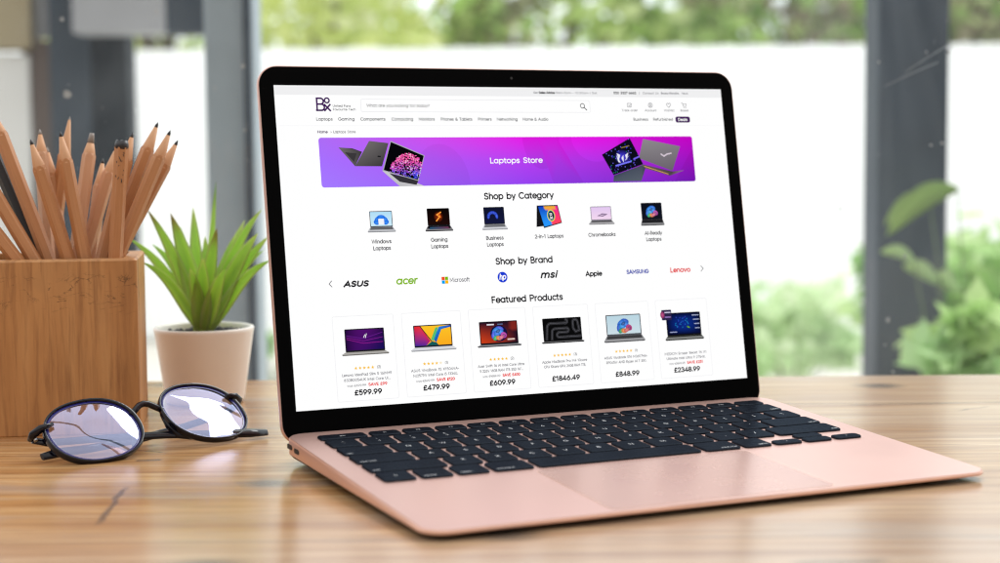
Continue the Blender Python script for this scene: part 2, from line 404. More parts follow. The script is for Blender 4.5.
# ------------------------------------------------------------------ a page of flat shapes, millimetres, x right, y down
class Page(MB):
    def __init__(s, z0=.02):
        super().__init__(); s.z = z0
    def up(s): s.z += .006
    def P(s, x, y): return ((x-143.25)*.001, -y*.001, s.z*.001)
    def fill(s, pts, col):
        s.up()
        if isinstance(col, list): s.face([s.vert(s.P(*p), c) for p, c in zip(pts, col)])
        else: s.face([s.vert(s.P(*p), col) for p in pts])
    def fan(s, c, pts, cc, cols):
        s.up(); i0 = s.vert(s.P(*c), cc)
        ids = [s.vert(s.P(*p), cols if not isinstance(cols, list) else cols[k]) for k, p in enumerate(pts)]
        for a, b in zip(ids, ids[1:]+ids[:1]): s.face((i0, a, b))
    def rect(s, x0, y0, x1, y1, col): s.fill([(x0, y1), (x1, y1), (x1, y0), (x0, y0)], col)
    def rr(s, x0, y0, x1, y1, r, col): s.fill(rrect(x0, x1, y0, y1, r, 5), col)
    def frame(s, x0, y0, x1, y1, r, w, col):
        s.up(); a = rrect(x0, x1, y0, y1, r, 5); b = rrect(x0+w, x1-w, y0+w, y1-w, max(r-w, .05), 5)
        A = [s.vert(s.P(*p), col) for p in a]; B = [s.vert(s.P(*p), col) for p in b]
        for i in range(len(A)): j = (i+1) % len(A); s.face((A[i], A[j], B[j], B[i]))
    def ell(s, cx, cy, rx, ry, col, cc=None, rot=0, n=18):
        ca, sa = math.cos(rot), math.sin(rot)
        s.fan((cx, cy), [(cx+rx*math.cos(t)*ca-ry*math.sin(t)*sa, cy+rx*math.cos(t)*sa+ry*math.sin(t)*ca) for t in [2*PI*k/n for k in range(n)]], cc or col, col)
    def ring(s, cx, cy, r, w, col, a0=0, a1=360, n=24, ry=None):
        s.line([(cx+r*math.cos(math.radians(a0+(a1-a0)*k/n)), cy+(ry or r)*math.sin(math.radians(a0+(a1-a0)*k/n))) for k in range(n+1)], w, col)
    def line(s, pts, w, col):
        s.up()
        for q in stroke_quads(pts, w): s.face([s.vert(s.P(*p), col) for p in q])
    def star(s, cx, cy, r, col):
        s.fan((cx, cy), [(cx+(r if k % 2 == 0 else r*.42)*math.sin(PI*k/5), cy-(r if k % 2 == 0 else r*.42)*math.cos(PI*k/5)) for k in range(10)], col, col)
    def text(s, t, x, yb, h, col, wt=.10, align='l', width=None, slant=0, seg=14):
        """h = cap height in mm; wt = stroke as a share of cap height; yb = baseline"""
        s.up(); k = h/70; tw = text_width(t)*k; kx = k
        if width: kx = k*width/tw; tw = width
        if align == 'c': x -= tw/2
        if align == 'r': x -= tw
        w = wt*h*(1.36 if h < 1.75 else 1.5 if h < 2.3 else 1.42)
        for ch in t:
            adv, st = glyph(ch, seg)
            for pl in st:
                pp = [(x+(px+py*slant)*kx, yb-py*k) for px, py in pl]
                for q in stroke_quads(pp, w): s.face([s.vert(s.P(*p), col) for p in q])
            x += (adv+4)*kx
        return x
    def poly_tex(s, quad, fn, nu=10, nv=7):
        """fill a quad (tl,tr,br,bl) with a colour field fn(u,v)"""
        s.up(); tl, tr, br, bl = quad; ids = []
        for j in range(nv+1):
            v = j/nv
            for i in range(nu+1):
                u = i/nu
                x = (tl[0]*(1-u)+tr[0]*u)*(1-v)+(bl[0]*(1-u)+br[0]*u)*v
                y = (tl[1]*(1-u)+tr[1]*u)*(1-v)+(bl[1]*(1-u)+br[1]*u)*v
                ids.append(s.vert(s.P(x, y), fn(u, v)))
        for j in range(nv):
            for i in range(nu):
                a = j*(nu+1)+i; s.face((ids[a], ids[a+nu+1], ids[a+nu+2], ids[a+1]))
def mixc(a, b, t):
    t = max(0, min(1, t)); return tuple(x*(1-t)+y*t for x, y in zip(a, b))
INK = rgb(26, 26, 30); GREY = rgb(96, 96, 104); PALE = rgb(224, 224, 228); WHITE = (1, 1, 1, 1); PURP = rgb(62, 24, 86)

# ------------------------------------------------------------------ LAPTOP
LAP = thing('laptop', 'open rose gold laptop showing an online shop page, standing on the wooden table', 'laptop',
            (.0185, .947, 0), (0, 0, .4261))
cm = .01
HW = 15.2; DEP = 21.24; YB = -.62
def ztop(y): return 1.55 + (1.55-.4656)/21.24*y          # y is negative to the front
def zthk(y):
    t = min(1, max(0, -y/DEP)); return .92*(1-t)**.9 + .20
def dense(outl, step=.8):
    o = []
    for a, b in zip(outl, outl[1:]+outl[:1]):
        n = max(1, int(math.dist(a, b)/step))
        for k in range(n): o.append((a[0]+(b[0]-a[0])*k/n, a[1]+(b[1]-a[1])*k/n))
    return o
def inset(d, r):
    return dense(rrect(-HW+d, HW-d, -DEP+d, YB-d*.3, max(r-d, .2), 8))
def base_mesh():
    mb = MB()
    o0 = rrect(-HW, HW, -DEP, YB, 1.15, 8)
    # same vertex count ring: scale each point toward an inset outline
    def ring(d, zf):
        pts = []
        a = rrect(-HW+d, HW-d, -DEP+d, YB-min(d, .05), max(1.15-d, .25), 8)
        out = []
        for (p, q) in zip(a, a[1:]+a[:1]):
            n = 1
            if abs(p[1]-q[1]) < 1e-6 and abs(p[0]-q[0]) > 5: n = 40
            elif abs(p[0]-q[0]) < 1e-6 and abs(p[1]-q[1]) > 5: n = 16
            for k in range(n): out.append((p[0]+(q[0]-p[0])*k/n, p[1]+(q[1]-p[1])*k/n))
        for x, y in out: pts.append((x*cm, y*cm, zf(x, y)*cm))
        return pts
    def notch(x, y):                       # finger scoop in the middle of the front edge
        return max(0, min(1, (3.0-abs(x))/.35)) if y < -DEP+.6 else 0
    mb.rings([ring(.10, lambda x, y: ztop(y)),
              ring(.03, lambda x, y: ztop(y)-.025-.07*notch(x, y)),
              ring(0, lambda x, y: ztop(y)-.09-.05*notch(x, y)),
              ring(0.02, lambda x, y: ztop(y)-zthk(y)*.80)], 1, cap0=False, cap1=False)
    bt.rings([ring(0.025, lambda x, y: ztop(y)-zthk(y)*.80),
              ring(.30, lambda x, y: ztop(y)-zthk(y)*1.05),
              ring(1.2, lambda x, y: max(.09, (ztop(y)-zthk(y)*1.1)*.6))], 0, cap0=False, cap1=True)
    n = len(ring(0, lambda x, y: 0))
    mb.face(list(range(n)), 0)             # deck
    return mb
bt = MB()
base = base_mesh().build('base', [M['alu'], M['alu_side']], LAP)
bt.build('shade_dark_underside', M['underside_shade'], LAP)  # lower rim and underside, contact shade put into the colour
# feet
for sx in (-1, 1):
    for y in (-2.2, -18.6):
        f = MB(); f.lathe([(.55*cm, 0), (.6*cm, .05*cm), (.6*cm, .30*cm)], 20, cap0=True, cap1=True)
        fo = f.build('foot', M['rubber'], LAP); fo.location = (sx*12.6*cm, y*cm, 0)
# ports on the left side
for y in (-1.75, -2.95):
    p = MB(); o = rrect(-.42, .42, -.13, .13, .13, 5)
    z = ztop(y)-.42
    p.rings([[((-HW-.012)*cm, (y+a)*cm, (z+b)*cm) for a, b in o], [((-HW+.1)*cm, (y+a)*cm, (z+b)*cm) for a, b in o]], 0, sm=False)
    p.build('port', M['port'], LAP)
# trackpad: thin inlay standing 0.05 mm proud inside a dark hairline
tp = MB()
x0, x1, y1, y0 = -6.06, 6.06, -12.83, -20.75
def deckpt(x, y, h=0): return (x*cm, y*cm, (ztop(y)+h)*cm)
tp.poly([deckpt(x, y, .004) for x, y in rrect(x0-.045, x1+.045, y0-.045, y1+.045, .35, 6)], 1)
tp.rings([[deckpt(x, y, .002) for x, y in rrect(x0, x1, y0, y1, .32, 6)], [deckpt(x, y, .010) for x, y in rrect(x0, x1, y0, y1, .32, 6)]], 0, cap0=False, sm=False)
tp.build('trackpad', [M['pad'], M['alu_side']], LAP)

# keyboard: a thin well plate, each key a sub-part
kb = MB()
KX0, KX1, KY1, KY0 = -13.82, 13.82, -1.98, -12.36
kb.poly([deckpt(x, y, .006) for x, y in rrect(KX0, KX1, KY0, KY1, .25, 5)], 0)
KB = kb.build('keyboard', M['alu'], LAP)
def make_key(cx, cy, w, h, legend, small=False):
    mb = MB(); zb = .008; zt = .125
    def ring(d, z, r): return [deckpt(cx+x, cy+y, z) for x, y in rrect(-w/2+d, w/2-d, -h/2+d, h/2-d, r, 4)]
    mb.rings([ring(0, zb, .22), ring(.0, zt-.035, .22), ring(.035, zt, .20)], 0, cap0=False, cap1=True, sm=False)
    # legend strokes on top
    zz = zt+.0025
    lines = legend.split('\n')
    for k, t in enumerate(lines):
        hgt = (.26 if len(t) == 1 else .15) if not small else .15
        if len(lines) > 1: hgt = .2
        kx = hgt/70; tw = text_width(t)*kx
        if len(t) > 2 and not small: x = cx-w/2+.14 if cx < 0 else cx+w/2-.14-tw
        else: x = cx-tw/2
        yb = cy-hgt/2 + (0 if len(lines) == 1 else (.2 if k == 0 else -.2))
        if len(t) > 2 and not small: yb = cy-h/2+.16
        for ch in t:
            adv, st = glyph(ch, 10)
            for pl in st:
                for q in stroke_quads([(x+px*kx, yb+py*kx) for px, py in pl], hgt*.13):
                    mb.poly([deckpt(a, b, zz) for a, b in q][::-1], 1)
            x += adv*kx
    return mb.build('key', [M['key'], M['legend']], KB)
GAP = .27; U = (KX1-KX0-.04+GAP)/14.5
rows = [
 (.98, [('esc', 1.5)]+[('F%d' % i, 1) for i in range(1, 13)]+[('', 1)], True),
 (1.66, [('~\n`', 1), ('!\n1'.replace('!', "'"), 1), ('"\n2', 1), ('£\n3', 1), ('4', 1), ('5', 1), ('6', 1), ('7', 1), ('8', 1), ('9', 1), ('0', 1), ('-', 1), ('=', 1), ('delete', 1.5)], False),
 (1.66, [('tab', 1.5)]+[(c, 1) for c in 'QWERTYUIOP[]\\'], False),
 (1.66, [('caps lock', 1.75)]+[(c, 1) for c in "ASDFGHJKL;'"]+[('return', 1.75)], False),
 (1.66, [('shift', 2.25)]+[(c, 1) for c in 'ZXCVBNM,./']+[('shift', 2.25)], False),
 (1.62, [('fn', 1), ('control', 1), ('option', 1), ('command', 1.25), ('', 5.0), ('command', 1.25), ('option', 1)], False)]
yy = KY1-.02
for h, ks, small in rows:
    x = KX0+.02
    for leg, u in ks:
        w = u*U-GAP
        make_key(x+w/2, yy-h/2, w, h, leg, small); x += u*U
    if ks[0][0] == 'fn':                    # arrow cluster
        hh = .74
        make_key(x+(U-GAP)/2, yy-h+hh/2, U-GAP, hh, '<', True); x += U
        make_key(x+(U-GAP)/2, yy-hh/2, U-GAP, hh, '', True); make_key(x+(U-GAP)/2, yy-h+hh/2, U-GAP, hh, '', True); x += U
        make_key(x+(U-GAP)/2, yy-h+hh/2, U-GAP, hh, '>', True)
    yy -= h+GAP*.92

# lid: local frame x right, v up the lid, n toward the viewer
TILT = .1753
LID = bpy.data.objects.new('lid_pivot', None)
HY, HZ = -.6, .4348
def lidm(mb):                              # map (x, v, n) in cm to laptop space in m
    st, ct = math.sin(TILT), math.cos(TILT)
    mb.v = [((x)*cm, (HY + v*st - n*ct)*cm, (HZ + v*ct + n*st)*cm) for x, v, n in mb.v]
    return mb
C.objects.unlink(LID) if LID.name in C.objects else None
bpy.data.objects.remove(LID)
V0, V1 = .45, 21.28
lid = MB()
def lr(d, n, r): return [(x, v, n) for x, v in rrect(-HW+d, HW-d, V0+d, V1-d, r, 10)]
lid.rings([lr(.5, -.52, .7), lr(.12, -.44, 1.0), lr(0, -.3, 1.12), lr(0, -.06, 1.12), lr(.02, -.015, 1.10), lr(.055, -.01, 1.07)], 0)
lid_o = lidm(lid).build('lid', M['alu'], LAP)
bz = MB()
bz.rings([lr(.06, -.02, 1.06), lr(.06, .0, 1.06), lr(.09, .012, 1.03)], 0, cap0=False)
bz_o = lidm(bz).build('bezel', M['bezel'], LAP)
hg = MB(); hg.box(-12.0, 12.0, .55, 1.02, .02, .16, 0, .03)
lidm(hg).build('hinge', M['hinge'], LAP)
wc = MB(); wc.rings([[(.085*math.cos(a)+.1, 20.72+.085*math.sin(a), n) for a in [2*PI*k/16 for k in range(16)]] for n in (.013, .0145)], 0, cap0=False, sm=False)
lidm(wc).build('webcam', M['port'], LAP)

# ------------------------------------------------------------------ the display and its page
D0 = 2.2524; DH = 17.92
def disp(pg, name, parent):
    """page mm -> lid"""
    ob = pg.build(name, M['screen'], parent, colors=True)
    return ob
def page_to_lid(pg):
    st, ct = math.sin(TILT), math.cos(TILT)
    out = []
    for x, y, z in pg.v:                   # metres; y = -down
        v = D0*cm + DH*cm + y; n = .012*cm + z
        out.append((x, HY*cm + v*st - n*ct, HZ*cm + v*ct + n*st))
    pg.v = out; return pg
bg = Page(.0); bg.rect(0, 0, 286.5, 179.2, WHITE)
DISP = page_to_lid(bg).build('display', M['screen'], LAP, colors=True)
DISP['label'] = 'lit screen showing a shop page with a purple banner and rows of laptop pictures'
def sub(pg, name, label=None):
    o = page_to_lid(pg).build(name, M['screen'], DISP, colors=True)
    if label: o['label'] = label
    return o

# header
p = Page()
p.rect(0, 0, 286.5, 5.3, rgb(240, 240, 241))
x = p.text('Get ', 157.8, 3.55, 1.15, GREY, .12)
x = p.text('Sales Advice ', x, 3.55, 1.2, INK, .2)
x = p.text('9am-5pm - 10.30am | Sat    ', x, 3.5, 1.1, GREY, .11, width=31)
p.text('020 3327 6662', 211.0, 3.35, 1.2, INK, .2, width=15.5)
p.text('|', 228.6, 3.35, 1.2, GREY)
p.text('Contact Us', 231.0, 3.35, 1.15, GREY, .12, width=11.2)
p.text('Become Information', 243.8, 3.3, 1.15, GREY, .12, width=12.6)
p.text('News', 258.4, 3.3, 1.15, GREY, .12, width=4.4)
# logo: B, small o over small x
w = .95
p.line([(24.1, 14.0), (24.1, 7.2), (26.3, 7.2)], w, PURP)
p.ring(26.3, 8.85, 1.65, w, PURP, -90, 90); p.line([(24.1, 10.5), (26.6, 10.5)], w, PURP)
p.ring(26.6, 12.25, 1.75, w, PURP, -90, 90); p.line([(26.7, 14.0), (23.65, 14.0)], w, PURP)
p.ring(30.0, 8.4, 1.35, .85, PURP); p.line([(28.4, 10.7), (31.7, 14.2)], w, PURP); p.line([(31.7, 10.7), (28.4, 14.2)], w, PURP)
p.text('United Fans', 33.2, 12.0, 1.1, INK, .13, width=10.6); p.text('Favourite Tech', 33.2, 14.0, 1.1, INK, .13, width=13.4)
p.frame(49.7, 7.5, 194.4, 14.9, 1.2, .22, rgb(226, 226, 230))
p.text('What are you looking for today?', 53.2, 11.9, 1.55, INK, .10, width=38)
p.ring(189.3, 10.8, 1.35, .42, INK); p.line([(190.3, 11.8), (191.9, 13.3)], .5, INK)
# four small icons
p.frame(219.6, 9.0, 222.4, 11.5, .4, .28, GREY); p.line([(220.4, 10.3), (221.0, 10.8), (222.8, 9.4)], .25, GREY)
p.ring(235.6, 10.2, 1.4, .28, GREY); p.ring(235.6, 9.9, .5, .25, GREY); p.ring(235.6, 11.6, .9, .25, GREY, 200, 340)
p.line([(248.3, 11.6), (247.0, 10.2), (246.9, 9.4), (247.4, 8.9), (248.0, 9.1), (248.3, 9.5), (248.6, 9.1), (249.2, 8.9), (249.7, 9.4), (249.6, 10.2), (248.3, 11.6)], .28, GREY)
p.line([(257.4, 8.8), (258.1, 8.8), (258.7, 10.9), (260.4, 10.9), (260.8, 9.4), (258.3, 9.4)], .28, GREY); p.ell(258.9, 11.7, .3, .3, GREY); p.ell(260.2, 11.7, .3, .3, GREY)
for t, a, b in (('Track order', 215.6, 226.5), ('Account', 231.4, 239.6), ('Wishlist', 244.8, 252), ('Basket', 256.3, 262)):
    p.text(t, a, 14.0, 1.2, GREY, .12, width=b-a)
for t, a, b in (('Laptops', 23, 32.6), ('Gaming', 35.8, 45.4), ('Components', 48.9, 63.8), ('Computing', 67.4, 80.6), ('Monitors', 83.9, 93.8), ('Phones & Tablets', 97.5, 117.1),
                ('Printers', 120.7, 129.4), ('Networking', 132.6, 145.9), ('Home & Audio', 149.3, 165.8), ('Business', 222.9, 233.2), ('Refurbished', 236.6, 250.4)):
    p.text(t, a, 19.7, 1.55, rgb(50, 50, 56), .125, width=b-a)
p.rr(252.2, 17.2, 262.4, 20.9, 1.2, PURP); p.text('Deals', 257.3, 19.8, 1.5, WHITE, .17, 'c', width=6.6)
p.rect(0, 22.6, 286.5, 22.75, rgb(240, 240, 243))
p.text('Home', 23.2, 26.8, 1.35, PURP, .16, width=5.9); p.text('> Laptops Store', 30.7, 26.8, 1.35, GREY, .12, width=14.8)
sub(p, 'page_header')

# banner
def grad(u, v):
    tl, tm, tr = rgb(172, 108, 246), rgb(232, 22, 232), rgb(196, 4, 196)
    ml, mm_, mr = rgb(166, 112, 255), rgb(182, 62, 240), rgb(158, 18, 192)
    bl, bm, br = rgb(164, 122, 255), rgb(150, 66, 240), rgb(120, 22, 182)
    r0 = mixc(tl, tm, u*1.9) if u < .526 else mixc(tm, tr, (u-.526)/.474)
    r1 = mixc(ml, mm_, u*1.9) if u < .526 else mixc(mm_, mr, (u-.526)/.474)
    r2 = mixc(bl, bm, u*1.9) if u < .526 else mixc(bm, br, (u-.526)/.474)
    return mixc(r0, r1, v*2) if v < .5 else mixc(r1, r2, v*2-1)
p = Page()
bx0, by0, bx1, by1 = 23.5, 29.4, 262.8, 57.3
p.poly_tex([(bx0, by0), (bx1, by0), (bx1, by1), (bx0, by1)], grad, 32, 8)
def tint(pts, k, k2=None):
    g = lambda q: tuple(c*k for c in grad((q[0]-bx0)/(bx1-bx0), (q[1]-by0)/(by1-by0))[:3])+(1,)
    c = (sum(q[0] for q in pts)/len(pts), sum(q[1] for q in pts)/len(pts))
    p.fan(c, pts, g(c), [g(q) for q in pts])
tint([(95+18*math.cos(a), 57.2-24*abs(math.sin(a))) for a in [PI*k/16 for k in range(17)]], .93)
tint([(160+12*math.cos(a), 29.5+19*math.sin(a)) for a in [PI*k/16 for k in range(17)]], .9)
tint([(196+16*math.cos(a), 29.5+15*math.sin(a)) for a in [PI*k/16 for k in range(17)]], 1.1)
tint([(158, 29.5), (170, 29.5), (186, 57.2), (166, 57.2)], .92)
tint([(248, 57.2), (262.7, 36), (262.7, 57.2)], .9)
for cx, cy, sx, sy in ((bx0, by0, 1, 1), (bx1, by0, -1, 1), (bx1, by1, -1, -1), (bx0, by1, 1, -1)):
    r = 1.6; q = [(cx+sx*(r-r*math.sin(a)), cy+sy*(r-r*math.cos(a))) for a in [PI/2*k/6 for k in range(7)]]
    p.fill([(cx-sx*.1, cy-sy*.1)]+([(cx-sx*.1, cy+sy*r)] + q[::-1] + [(cx+sx*r, cy-sy*.1)]), WHITE)
p.text('Laptops Store', 143.1, 44.6, 2.9, WHITE, .135, 'c', width=33.8)
# pictures of laptops: pixel -> page mm through the screen's own perspective
def hp(x, y):
    # homography photo px -> mm
    return (HM[0]*x+HM[1]*y+HM[2])/(HM[6]*x+HM[7]*y+1), (HM[3]*x+HM[4]*y+HM[5])/(HM[6]*x+HM[7]*y+1)
def solve8(src, dst):
    A = []
    for (x, y), (u, v) in zip(src, dst):
        A.append([x, y, 1, 0, 0, 0, -u*x, -u*y, u]); A.append([0, 0, 0, x, y, 1, -v*x, -v*y, v])
    n = 8
    for i in range(n):
        k = max(range(i, n), key=lambda r: abs(A[r][i])); A[i], A[k] = A[k], A[i]
        for r in range(n):
            if r != i:
                f = A[r][i]/A[i][i]; A[r] = [a-f*b for a, b in zip(A[r], A[i])]
    return [A[i][8]/A[i][i] for i in range(n)]
HM = solve8([(273.6, 86.1), (720.5, 88), (746, 379), (294.8, 411)], [(0, 0), (286.5, 0), (286.5, 179.2), (0, 179.2)])
def hz(ox, oy, k, pts): return [hp(ox+x/k, oy+y/k) for x, y in pts]
D1, D2, D3 = rgb(86, 82, 84), rgb(58, 55, 58), rgb(110, 106, 106)
k = 9.38; a = lambda *q: hz(330, 132, k, q)
p.fill(a((70, 150), (200, 158), (290, 190), (225, 325)), [D3, D2, D2, D1])
p.fill(a((130, 195), (240, 205), (215, 285)), D2)
p.fill(a((355, 88), (535, 108), (475, 325), (225, 325)), [D3, D1, D2, D1])
p.fill(a((435, 225), (465, 228), (462, 240), (433, 238)), rgb(25, 25, 30))
p.fill(a((475, 365), (515, 370), (870, 508), (640, 512)), [rgb(200, 200, 204), rgb(190, 190, 195), rgb(205, 204, 206), rgb(186, 186, 190)])
p.fill(a((540, 388), (815, 458), (795, 498), (640, 470)), rgb(52, 50, 56))
p.fill(a((555, 86), (872, 222), (815, 462), (480, 365)), rgb(170, 170, 178))
p.fill(a((558, 98), (864, 226), (808, 452), (490, 360)), rgb(6, 6, 10))
for i in range(620):                       # bright dome-shaped burst on the small screen
    u = random.uniform(.16, .985); hgt = .86*math.sqrt(max(0, 1-((u-.66)/.52)**2)); vv = 1-hgt*random.random()**.75*.98
    X = (558*(1-u)+864*u)*(1-vv)+(490*(1-u)+808*u)*vv; Y = (98*(1-u)+226*u)*(1-vv)+(360*(1-u)+452*u)*vv
    c = mixc(rgb(255, 84, 170), rgb(56, 84, 250), (vv-.45)*1.5+(u-.5)*.8+random.uniform(-.25, .25)); c = mixc(c, WHITE if random.random() < .3 else rgb(30, 10, 60), random.random()**2*.7)
    (q,) = a((X, Y)); p.ell(q[0], q[1], random.uniform(.25, .6), random.uniform(.22, .45), c, n=6)
k = 8.333; a = lambda *q: hz(580, 130, k, q)
p.fill(a((490, 80), (800, 140), (735, 345), (455, 240)), [rgb(140, 136, 140), rgb(128, 122, 128), rgb(104, 96, 106), rgb(120, 115, 120)])
p.fill(a((460, 285), (735, 350), (835, 340), (715, 385), (500, 322)), [rgb(95, 84, 90), rgb(70, 60, 66), rgb(150, 120, 140), rgb(84, 72, 78), rgb(110, 96, 90)])
p.line(a((500, 308), (700, 372)), .35, rgb(232, 178, 90))
p.line(a((640, 205), (665, 222), (690, 205), (725, 198)), .8, rgb(220, 205, 218))
p.fill(a((245, 385), (475, 300), (510, 320), (475, 430), (240, 436)), [rgb(60, 68, 86), rgb(70, 76, 92), rgb(58, 60, 76), rgb(88, 96, 108), rgb(78, 88, 102)])
p.fill(a((145, 212), (378, 72), (490, 290), (242, 382)), rgb(12, 12, 26))
(c0,) = a((318, 232)); p.ell(c0[0], c0[1], 5.6, 4.6, rgb(12, 12, 28), rgb(70, 60, 220), n=20)
for i in range(70):
    u, v = random.random(), random.random()
    X = (145*(1-u)+378*u)*(1-v)+(242*(1-u)+490*u)*v; Y = (212*(1-u)+72*u)*(1-v)+(382*(1-u)+290*u)*v
    (q,) = a((X, Y)); p.ell(q[0], q[1], .35, .3, random.choice([rgb(50, 60, 230), rgb(30, 140, 110), rgb(70, 40, 180), rgb(120, 110, 255), rgb(20, 20, 60)]), n=6)
for q in (((265, 200), (285, 260), (295, 215)), ((262, 215), (280, 275), (300, 280)), ((335, 215), (362, 195), (350, 255)), ((340, 250), (372, 215), (335, 265)), ((305, 240), (322, 215), (325, 280))):
    p.fill(a(*q), rgb(235, 235, 248))
p.line(a((260, 305), (385, 268)), .9, rgb(120, 120, 255)); p.line(a((410, 248), (452, 228)), .9, rgb(120, 100, 240)); p.line(a((305, 155), (368, 138)), .5, rgb(150, 130, 70))
sub(p, 'banner', 'purple and magenta banner reading Laptops Store with laptop pictures at both ends')

# headings
for t, cx, yb, wd in (('Shop by Category', 142.95, 65.6, 44.5), ('Shop by Brand', 142.9, 103.5, 36.5), ('Featured Products', 143, 125.6, 45.6)):
    p = Page(); p.text(t, cx, yb, 3.35, INK, .155, 'c', width=wd); sub(p, 'heading')

# little laptop pictures
def bloom(p, cx, cy, r, cols, dark=None):
    if dark: p.ell(cx, cy, r*1.25, r*1.1, dark, n=16)
    cA, cB, cC, cD, cE, cF = cols[0], cols[1], cols[2], cols[3], cols[4], cols[5]
    for dx, dy, rx, ry, rot, c in ((.1, -.55, .62, .40, .15, cC), (-.45, -.3, .62, .42, -.7, cA), (-.72, .2, .55, .36, -1.3, cC), (-.2, -.05, .6, .4, -.5, cB), (.25, -.2, .5, .36, .6, cA),
                                (-.5, .6, .42, .3, -.6, cF), (-.05, .62, .42, .32, .2, cE), (.68, .25, .46, .40, .4, cD), (.72, .3, .26, .22, .4, mixc(cD, (0, 0, 0, 1), .5)), (.3, .55, .4, .26, -.4, mixc(cD, cE, .5)), (-.1, -.3, .34, .2, -.5, mixc(cA, (0, 0, .03, 1), .6))):
        p.ell(cx+dx*r, cy+dy*r, r*rx, r*ry, mixc(c, (0, 0, .04, 1), .42), mixc(c, WHITE, .12), rot, 14)
def lap_pic(p, x0, y0, x1, y1, frame_c, base_c, fn, sb=.78, inset_=.1, deck=True):
    """screen + base seen from the front; fn(u,v) fills the screen"""
    W_ = x1-x0; H_ = y1-y0; sx0, sx1 = x0+W_*inset_, x1-W_*inset_; sy = y0+H_*sb
    p.fill([(sx0, sy), (sx1, sy), (x1, y1-H_*.045), (x0, y1-H_*.045)], [base_c, base_c, mixc(base_c, WHITE, .25), mixc(base_c, WHITE, .25)])
    p.fill([(x0, y1-H_*.045), (x1, y1-H_*.045), (x1-W_*.02, y1), (x0+W_*.02, y1)], mixc(base_c, (0, 0, 0, 1), .45))
    if deck: p.fill([(sx0+W_*.02, sy+H_*.01), (sx1-W_*.02, sy+H_*.01), (sx1+W_*.015, y1-H_*.12), (sx0-W_*.015, y1-H_*.12)], mixc(base_c, (0, 0, 0, 1), .72))
    p.rr(sx0, y0, sx1, sy, .5, frame_c)
    g = W_*.016+.12
    q = [(sx0+g, y0+g), (sx1-g, y0+g), (sx1-g, sy-g*1.6), (sx0+g, sy-g*1.6)]
    p.poly_tex(q, fn, 8, 6)
    return q[0][0], q[0][1], q[2][0], q[2][1]
SILV = rgb(176, 178, 184); BLK = rgb(26, 26, 30)
def flat2(c0, c1): return lambda u, v: mixc(c0, c1, v)
# windows
def cat_tile(lines, cx, draw):
    p = Page(); draw(p)
    for i, t in enumerate(lines): p.text(t, cx, 89.2+3.75*i, 1.95, rgb(52, 52, 58), .13, 'c')
    return sub(p, 'category_tile', 'small laptop picture captioned ' + ' '.join(lines))
def d1(p):
    q = lap_pic(p, 48.4, 71.1, 65.2, 83.0, rgb(60, 64, 72), SILV, flat2(rgb(176, 222, 246), rgb(206, 236, 250)), .76)
    cx, cy = (q[0]+q[2])/2, (q[1]+q[3])/2+.8
    B1, B2 = rgb(20, 96, 226), rgb(70, 160, 250)
    for dx, dy, rx, ry, r in ((-2.9, 1.2, 1.7, 1.3, .5), (2.9, 1.2, 1.7, 1.3, -.5), (-2.2, -.6, 2.0, 1.3, -.7), (2.2, -.6, 2.0, 1.3, .7), (0, -1.7, 2.4, 1.3, 0), (-.8, -.6, 2, 1, -.4)): p.ell(cx+dx, cy+dy, rx, ry, B1, B2, r, 16)
    p.rr(cx-1.7, cy-.9, cx+1.7, cy+2.4, .4, rgb(240, 244, 252))
cat_tile(['Windows', 'Laptops'], 56.1, d1)
def d2(p):
    q = lap_pic(p, 82.9, 70.3, 100.0, 83.4, rgb(18, 18, 20), rgb(44, 40, 50), flat2(rgb(10, 6, 6), rgb(30, 10, 8)), .76)
    cx, cy = (q[0]+q[2])/2, (q[1]+q[3])/2
    p.ell(cx, cy, 3.0, 3.2, rgb(14, 6, 6), rgb(150, 50, 14), n=16)
    p.line([(cx+1.6, cy-2.6), (cx-.9, cy-1.2), (cx+.8, cy), (cx-1.4, cy+2.4)], .7, rgb(255, 160, 60)); p.line([(cx+.4, cy-2), (cx+1.4, cy+.4)], .5, rgb(240, 110, 40))
    p.fill([(86, 81), (97, 81), (98, 82.2), (85.2, 82.2)], [rgb(40, 90, 120), rgb(120, 60, 90), rgb(90, 40, 70), rgb(30, 70, 100)])
cat_tile(['Gaming', 'Laptops'], 90.9, d2)
def d3(p):
    q = lap_pic(p, 118.0, 70.3, 134.2, 83.5, rgb(26, 28, 36), rgb(196, 198, 204), flat2(rgb(16, 20, 44), rgb(20, 24, 60)), .76)
    cx, cy = (q[0]+q[2])/2-1, (q[1]+q[3])/2+.8
    for i in range(7):
        an = PI*(.05+.15*i); p.ell(cx-2.6*math.cos(an), cy-2.5*math.sin(an), 1.7, .9, rgb(30, 50, 170), rgb(86, 120, 250), an+PI/2, 12)
cat_tile(['Business', 'Laptops'], 125.4, d3)
